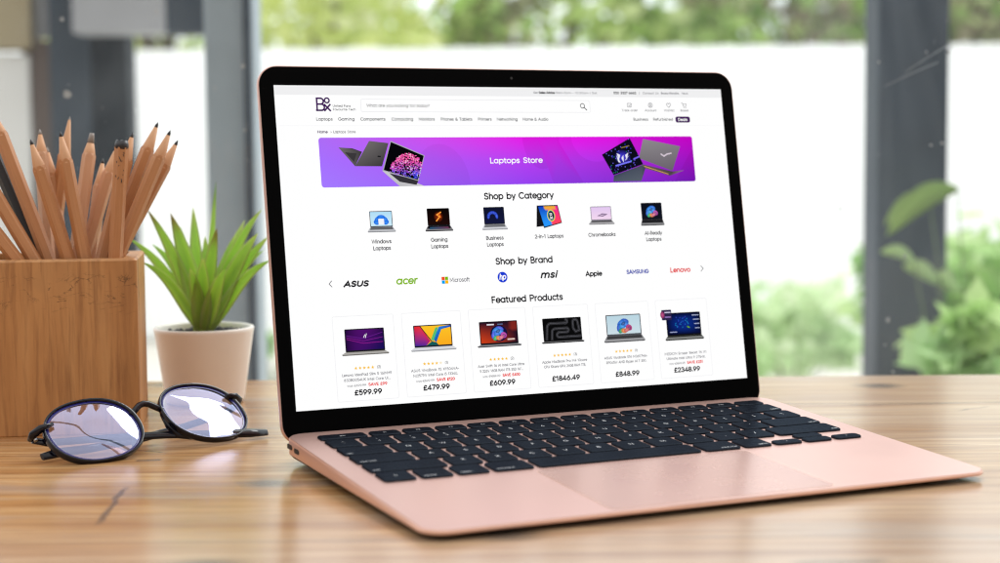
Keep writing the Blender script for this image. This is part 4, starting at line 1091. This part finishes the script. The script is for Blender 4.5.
# ------------------------------------------------------------------ WINDOW
WY = 1.34
WIN = thing('window', 'large dusty glass window pane just behind the table', 'window', (0, WY, 0))
g = MB(); g.box(-1.9, 1.9, -.003, .003, -.72, 1.7); g.build('glass_pane', M['pane'], WIN)
for nm, a in (('frame_rail', (-1.95, 1.95, -.03, .03, 1.7, 1.76)), ('frame_rail', (-1.95, 1.95, -.03, .03, -.75, -.72)), ('frame_stile', (-1.95, -1.9, -.03, .03, -.72, 1.7)), ('frame_stile', (1.9, 1.95, -.03, .03, -.72, 1.7))):
    f = MB(); f.box(*a); f.build(nm, M['post_grey'], WIN)
sp = MB()
def speck(px, py, r, asp=1.0):
    c = at(px, py, WY-.004)-Vector((0, WY, 0)); n = 9; r *= .68
    ph = random.uniform(0, 6)
    pts = [(c.x+r*(1+.25*math.sin(3*t+ph))*math.cos(t), -.0042, c.z+r*asp*(1+.2*math.sin(2*t+ph))*math.sin(t)) for t in [2*PI*k/n for k in range(n)]]
    cc = [(x, -.0035, z) for x, y, z in pts]
    sp.rings([cc, pts], 0, cap0=False, sm=False)
for q in ((888, 320, .0022, 1.3), (905, 256, .0016, 1.2), (949, 52, .0022, 1), (885, 345, .0012, 1), (893, 372, .0015, 1), (243, 66, .0024, 1), (62, 19, .0022, 1), (67, 94, .0045, 1.2), (135, 110, .0012, 1),
          (640, 268, .001, 1), (840, 209, .0016, 1), (879, 62, .0012, 1), (215, 88, .0016, 1), (157, 11, .0018, 1.6), (230, 300, .0014, 1), (245, 130, .0016, 1.2), (931, 145, .0013, 1), (942, 143, .0016, 1)): speck(*q)
for i in range(26):
    speck(random.choice([random.uniform(205, 255), random.uniform(876, 950), random.uniform(60, 130), random.uniform(0, 1000)]), random.uniform(5, 370), random.uniform(.0003, .0008), random.uniform(.8, 1.8))
tag(sp.build('dried_droplets', M['speck'], WIN), kind='stuff')
# two long scratches
scx = MB()
for (xa, ya, xb, yb) in ((905, 72, 950, 44), (885, 86, 938, 62)):
    A_, B_ = at(xa, ya, WY-.004)-Vector((0, WY, 0)), at(xb, yb, WY-.004)-Vector((0, WY, 0))
    scx.tube([A_, (A_+B_)/2+Vector((0, 0, .0006)), B_], .00019, 5)
scx.build('scratch', M['speck'], WIN)

# ------------------------------------------------------------------ OUTSIDE
GZ = -.75
gd = MB(); gd.poly([(-120, 1.25, GZ), (120, 1.25, GZ), (120, 260, GZ), (-120, 260, GZ)])
tag(gd.build('ground', M['ground']), kind='structure')
fl = MB(); fl.poly([(-6, -5, GZ+.004), (6, -5, GZ+.004), (6, 1.3, GZ+.004), (-6, 1.3, GZ+.004)])
tag(fl.build('floor', plain('floor_tiles', (.42, .36, .30), .5)), kind='structure')

def post(name, label, px0, px1, Y, dep, mat, strip=None):
    a, b = at(px0, 200, Y), at(px1, 200, Y)
    t = thing(name, label, 'post', ((a.x+b.x)/2, Y, GZ)); w = (b.x-a.x)/2
    m_ = MB(); m_.box(-w, w, 0, dep, 0, 3.0, 0, .004); m_.build('shaft', M[mat], t)
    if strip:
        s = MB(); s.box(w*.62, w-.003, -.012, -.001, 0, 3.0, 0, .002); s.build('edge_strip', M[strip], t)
    f = MB(); f.box(-w-.03, w+.03, -.03, dep+.03, 0, .012, 0, .002); f.build('base_plate', M['post_dark'], t)
    return t
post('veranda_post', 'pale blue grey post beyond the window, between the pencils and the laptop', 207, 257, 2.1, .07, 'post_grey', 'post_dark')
post('veranda_post', 'dark slate post beyond the window at the right, partly behind leaves', 877, 948, 2.3, .09, 'post_dark')

# white board fence
FN = thing('fence', 'long white vertical board fence in bright light behind the window', 'fence', (0, 8, GZ))
ft = at(700, 46, 8).z-GZ
m_ = MB(); x = -4.2; kk = 0
while x < 6.5:
    h_ = ft+random.uniform(-.004, .004); m_.box(x, x+.046, 0, .02, .03, h_, 0, .002); x += .0485
m_.build('boards', M['fence_paint'], FN)
m_ = MB(); m_.box(-4.25, 6.6, .022, .06, .25, .33); m_.box(-4.25, 6.6, .022, .06, ft-.22, ft-.14); m_.build('rail', M['white'], FN)
m_ = MB(); m_.box(-4.25, 6.6, .062, .075, .02, ft-.05); m_.build('backing', M['white'], FN)

# porch on the left, seen out of focus
PY = 3.4
PC = thing('porch', 'dark framed porch with navy column and grey beam, blurred behind the pencils', 'porch', (0, PY, GZ))
def pbox(name, px0, px1, py0, py1, d0, d1, mat):
    a, b = at(px0, py1, PY+d0), at(px1, py0, PY+d0)
    m_ = MB(); m_.box(a.x, b.x, d0, d1, (0 if py1 > 370 else a.z-GZ), b.z-GZ, 0, .003); return m_.build(name, M[mat], PC)
pbox('column', 86, 123, -120, 380, 0, .08, 'navy')
pbox('column', 58, 84, -120, 380, -.02, .06, 'post_dark')
pbox('door', 31, 57, 40, 380, .03, .06, 'brown')
pbox('door_glass', 31, 57, -120, 38, .04, .05, 'palegrey')
pbox('beam', 72, 162, -100, 33, -.14, -.04, 'palegrey')
pbox('beam', 162, 202, -100, 33, -.13, -.03, 'post_dark')
pbox('side_wall', -190, 29, 54, 380, .02, .10, 'white')
pbox('fascia', -190, 26, -120, 50, .0, .10, 'beige')

# foliage
def leaves(mb, cx, cy, cz, rx, ry, rz, n, size, pal, clumps=None):
    cl = []
    for k in range(clumps or max(4, n//60)):
        while True:
            v = Vector((random.uniform(-1, 1), random.uniform(-1, 1), random.uniform(-1, 1)))
            if v.length < 1: break
        cl.append((Vector((cx+v.x*rx, cy+v.y*ry, cz+v.z*rz)), random.uniform(.18, .42), random.choice(pal)))
    for k in range(n):
        c0, sp_, col = random.choice(cl)
        v = Vector((random.gauss(0, 1)*rx, random.gauss(0, 1)*ry, random.gauss(0, 1)*rz))*sp_*.62
        p_ = c0+v
        d = Vector((random.gauss(0, 1), random.gauss(0, 1), random.gauss(0, .6))).normalized()
        s_ = Vector((random.gauss(0, 1), random.gauss(0, 1), random.gauss(0, 1))); s_ = (s_-d*s_.dot(d)).normalized()
        L = size*random.uniform(.6, 1.3); c = mixc(col, random.choice(pal), random.random()*.4)
        w = L*.28
        ids = [mb.vert(q, c) for q in (p_-d*L*.5, p_+s_*w, p_+d*L*.5, p_-s_*w)]
        mb.face(ids)
def tree(label, px, Y, cz, r, rz, n, pal, size=.13):
    b = at(px, 200, Y); t = thing('tree', label, 'tree', (b.x, Y, GZ), group='trees behind the white fence')
    tk = MB(); H_ = cz-GZ
    tk.tube([(0, 0, 0), (.05, .02, H_*.4), (-.03, .05, H_*.75), (.04, 0, H_*1.1)], [.14, .11, .08, .03], 9)
    for k in range(6):
        a = random.uniform(0, 2*PI); z0 = H_*random.uniform(.45, .85)
        tk.tube([(0, 0, z0), (r*.4*math.cos(a), r*.4*math.sin(a), z0+rz*.25), (r*.8*math.cos(a), r*.8*math.sin(a), z0+rz*.5)], [.05, .035, .012], 6)
    tk.build('trunk', M['bark'], t)
    cr_ = MB(); leaves(cr_, 0, 0, H_, r, r*.8, rz, n, size, pal, 26); cr_.build('crown', M['foliage'], t, colors=True)
YG = [(.90, .93, .48, 1), (.80, .88, .36, 1), (.94, .95, .70, 1)]
MG = [(.52, .72, .24, 1), (.66, .82, .32, 1), (.84, .90, .54, 1), (.34, .52, .16, 1)]
BG = [(.36, .27, .22, 1), (.34, .46, .16, 1), (.50, .44, .36, 1), (.28, .38, .12, 1)]
tree('pale yellow green tree behind the fence, left of the laptop top', 330, 10.5, .95, .85, .75, 850, YG, .19)
tree('bright yellow green tree behind the fence above the laptop', 450, 11.5, 1.0, .8, .8, 850, YG, .19)
tree('green tree with brownish gaps behind the fence, right of the bright one', 570, 10.8, .95, .75, .7, 1050, MG+BG, .17)
tree('mid green tree behind the fence above the laptop right corner', 680, 11.2, .95, .8, .75, 1050, MG+YG[:1], .17)
tree('leafy green tree behind the fence left of the dark post', 790, 10.6, .95, .75, .7, 1050, MG+BG[:1], .17)
tree('brown tinged tree behind the fence hidden by the dark post', 900, 10.9, .95, .75, .7, 1050, BG+MG[:2], .17)
tree('green tree behind the fence at the far right edge', 1010, 10.7, .95, .8, .75, 1050, MG+BG[:1], .17)
tree('pale tree behind the fence seen left of the blue grey post', 170, 11.0, 1.05, .8, .7, 1800, YG+MG[:1])

def bush(label, px, py, Y, rx, rz, n, pal, size, zc=None):
    b = at(px, py, Y); t = thing('bush', label, 'bush', (b.x, Y, GZ), group='bushes beyond the window')
    st = MB()
    for k in range(9):
        a = random.uniform(0, 2*PI); q = random.uniform(.2, .8)
        st.tube([(0, 0, 0), (rx*.3*q*math.cos(a), rx*.3*q*math.sin(a), (b.z-GZ)*.6), (rx*q*math.cos(a), rx*q*math.sin(a), b.z-GZ+rz*.4*random.uniform(-1, 1))], [.004, .003, .0015], 5)
    st.build('stems', M['stem'], t)
    f = MB(); leaves(f, 0, 0, b.z-GZ, rx, rx*.7, rz, n, size, pal); f.build('foliage', M['foliage'], t, colors=True)
LG = [(.52, .74, .38, 1), (.42, .66, .30, 1), (.62, .78, .48, 1)]
DG = [(.42, .66, .22, 1), (.56, .78, .32, 1), (.70, .85, .46, 1), (.28, .50, .16, 1)]
bush('green bush paled by painted glare haze between the laptop and the dark post', 790, 330, 4.6, .26, .16, 640, [(.66, .82, .52, 1), (.56, .76, .42, 1), (.76, .86, .62, 1)], .085)  # glare haze from the glass is painted into these pale leaf colours
bush('dense green bush at the right edge beyond the dark post', 1004, 326, 3.2, .25, .17, 1900, DG, .075)
bush('dark green bush at the foot of the dark post', 948, 345, 2.2, .075, .065, 300, DG[:3]+LG[:1], .05)
def sprig(label, root, ends):
    """a plant of a few long arching leaves; every leaf runs root -> knee -> tip, given where it is seen at its own depth"""
    Y = root[2]; b = at(root[0], root[1], Y); base_ = Vector((b.x, Y, GZ))
    t = thing('leafy_plant', label, 'plant', base_, group='leafy plants beyond the window')
    for (x1, y1, x2, y2, wpx, dy, col) in ends:
        p1, p2 = at(x1, y1, Y+dy)-base_, at(x2, y2, Y+dy*1.4)-base_
        st = MB(); st.tube([(0, 0, 0), (p1.x*.3, p1.y*.4, p1.z*.55), p1*.97, p1], [.0016, .0014, .001, .0008], 6); st.build('stem', M['stem'], t)
        m = MB(); d = p2-p1; sd = d.cross(Vector((0, 1, .3))).normalized(); rr = []; n = 9
        w_ = wpx*Y/F*.5
        for k in range(n+1):
            q = k/n; w = w_*math.sin(PI*min(1, q*.97+.03))**.7; c = p1+d*q+Vector((0, 0, 1))*d.length*.16*math.sin(PI*q)
            nn = Vector((0, -1, .2))*w*.25
            rr.append([c-sd*w+nn, c, c+sd*w+nn, c+Vector((0, .0006, 0))])
        m.rings(rr, 0, col=[mixc(col, (.7, .8, .3, 1), k/n*.35) for k in range(n+1)])
        m.build('leaf', M['foliage'], t, colors=True)
    return t
LA, LB_, LC = (.58, .82, .40, 1), (.46, .72, .30, 1), (.70, .86, .55, 1)
sprig('tall leafy plant with a yellow tipped leaf crossing the dark post', (985, 390, 2.24), [
  (958, 188, 886, 236, 26, -.01, (.40, .58, .20, 1)), (930, 196, 884, 226, 18, .01, (.46, .62, .26, 1)),
  (915, 262, 880, 252, 14, 0, LC), (938, 284, 902, 266, 18, .01, LC), (958, 292, 930, 276, 20, .01, LC),
  (985, 318, 950, 296, 26, 0, LB_), (1000, 300, 966, 270, 28, .02, LB_)])
bush('low green bush seen between the pot and the laptop', 262, 362, 3.8, .08, .06, 300, LG, .05)

# ------------------------------------------------------------------ LIGHT
w = bpy.data.worlds.new('World'); sc.world = w; w.use_nodes = True
nt = w.node_tree; nt.nodes.clear()
tc = nt.nodes.new('ShaderNodeTexCoord'); sp_ = nt.nodes.new('ShaderNodeSeparateXYZ'); nt.links.new(tc.outputs['Generated'], sp_.inputs[0])
mr = nt.nodes.new('ShaderNodeMapRange'); mr.inputs[1].default_value = -.35; mr.inputs[2].default_value = .55
nt.links.new(sp_.outputs[1], mr.inputs[0])
mx = nt.nodes.new('ShaderNodeMix'); mx.data_type = 'RGBA'
mx.inputs[6].default_value = (1.02, .98, .94, 1); mx.inputs[7].default_value = (1.55, 1.62, 1.68, 1)
nt.links.new(mr.outputs[0], mx.inputs[0])
ml = nt.nodes.new('ShaderNodeMapRange'); ml.inputs[1].default_value = -.05; ml.inputs[2].default_value = .6; ml.inputs[3].default_value = .08; ml.inputs[4].default_value = 1.22
nt.links.new(sp_.outputs[2], ml.inputs[0])
vm = nt.nodes.new('ShaderNodeVectorMath'); vm.operation = 'SCALE'; vm.inputs[0].default_value = (1.02, .98, .94); nt.links.new(ml.outputs[0], vm.inputs[3])
nt.links.new(vm.outputs[0], mx.inputs[6])
bgn = nt.nodes.new('ShaderNodeBackground'); nt.links.new(mx.outputs[2], bgn.inputs[0]); bgn.inputs[1].default_value = 1.0
wo = nt.nodes.new('ShaderNodeOutputWorld'); nt.links.new(bgn.outputs[0], wo.inputs[0])
def area(name, loc, target, sx, sy, power, col=(1, 1, 1)):
    l = bpy.data.lights.new(name, 'AREA'); l.shape = 'RECTANGLE'; l.size = sx; l.size_y = sy; l.energy = power; l.color = col
    o = bpy.data.objects.new(name, l); C.objects.link(o); o.location = loc
    o.rotation_euler = (Vector(target)-Vector(loc)).to_track_quat('-Z', 'Y').to_euler()
    return o
area('daylight_on_fence', (0.5, 4.2, 3.6), (0.6, 8, .2), 6, 2, 300, (.97, .99, 1))
area('window_daylight', (.75, 2.0, 1.5), (0, .9, 0), 1.0, .8, 22, (1, .99, .97))
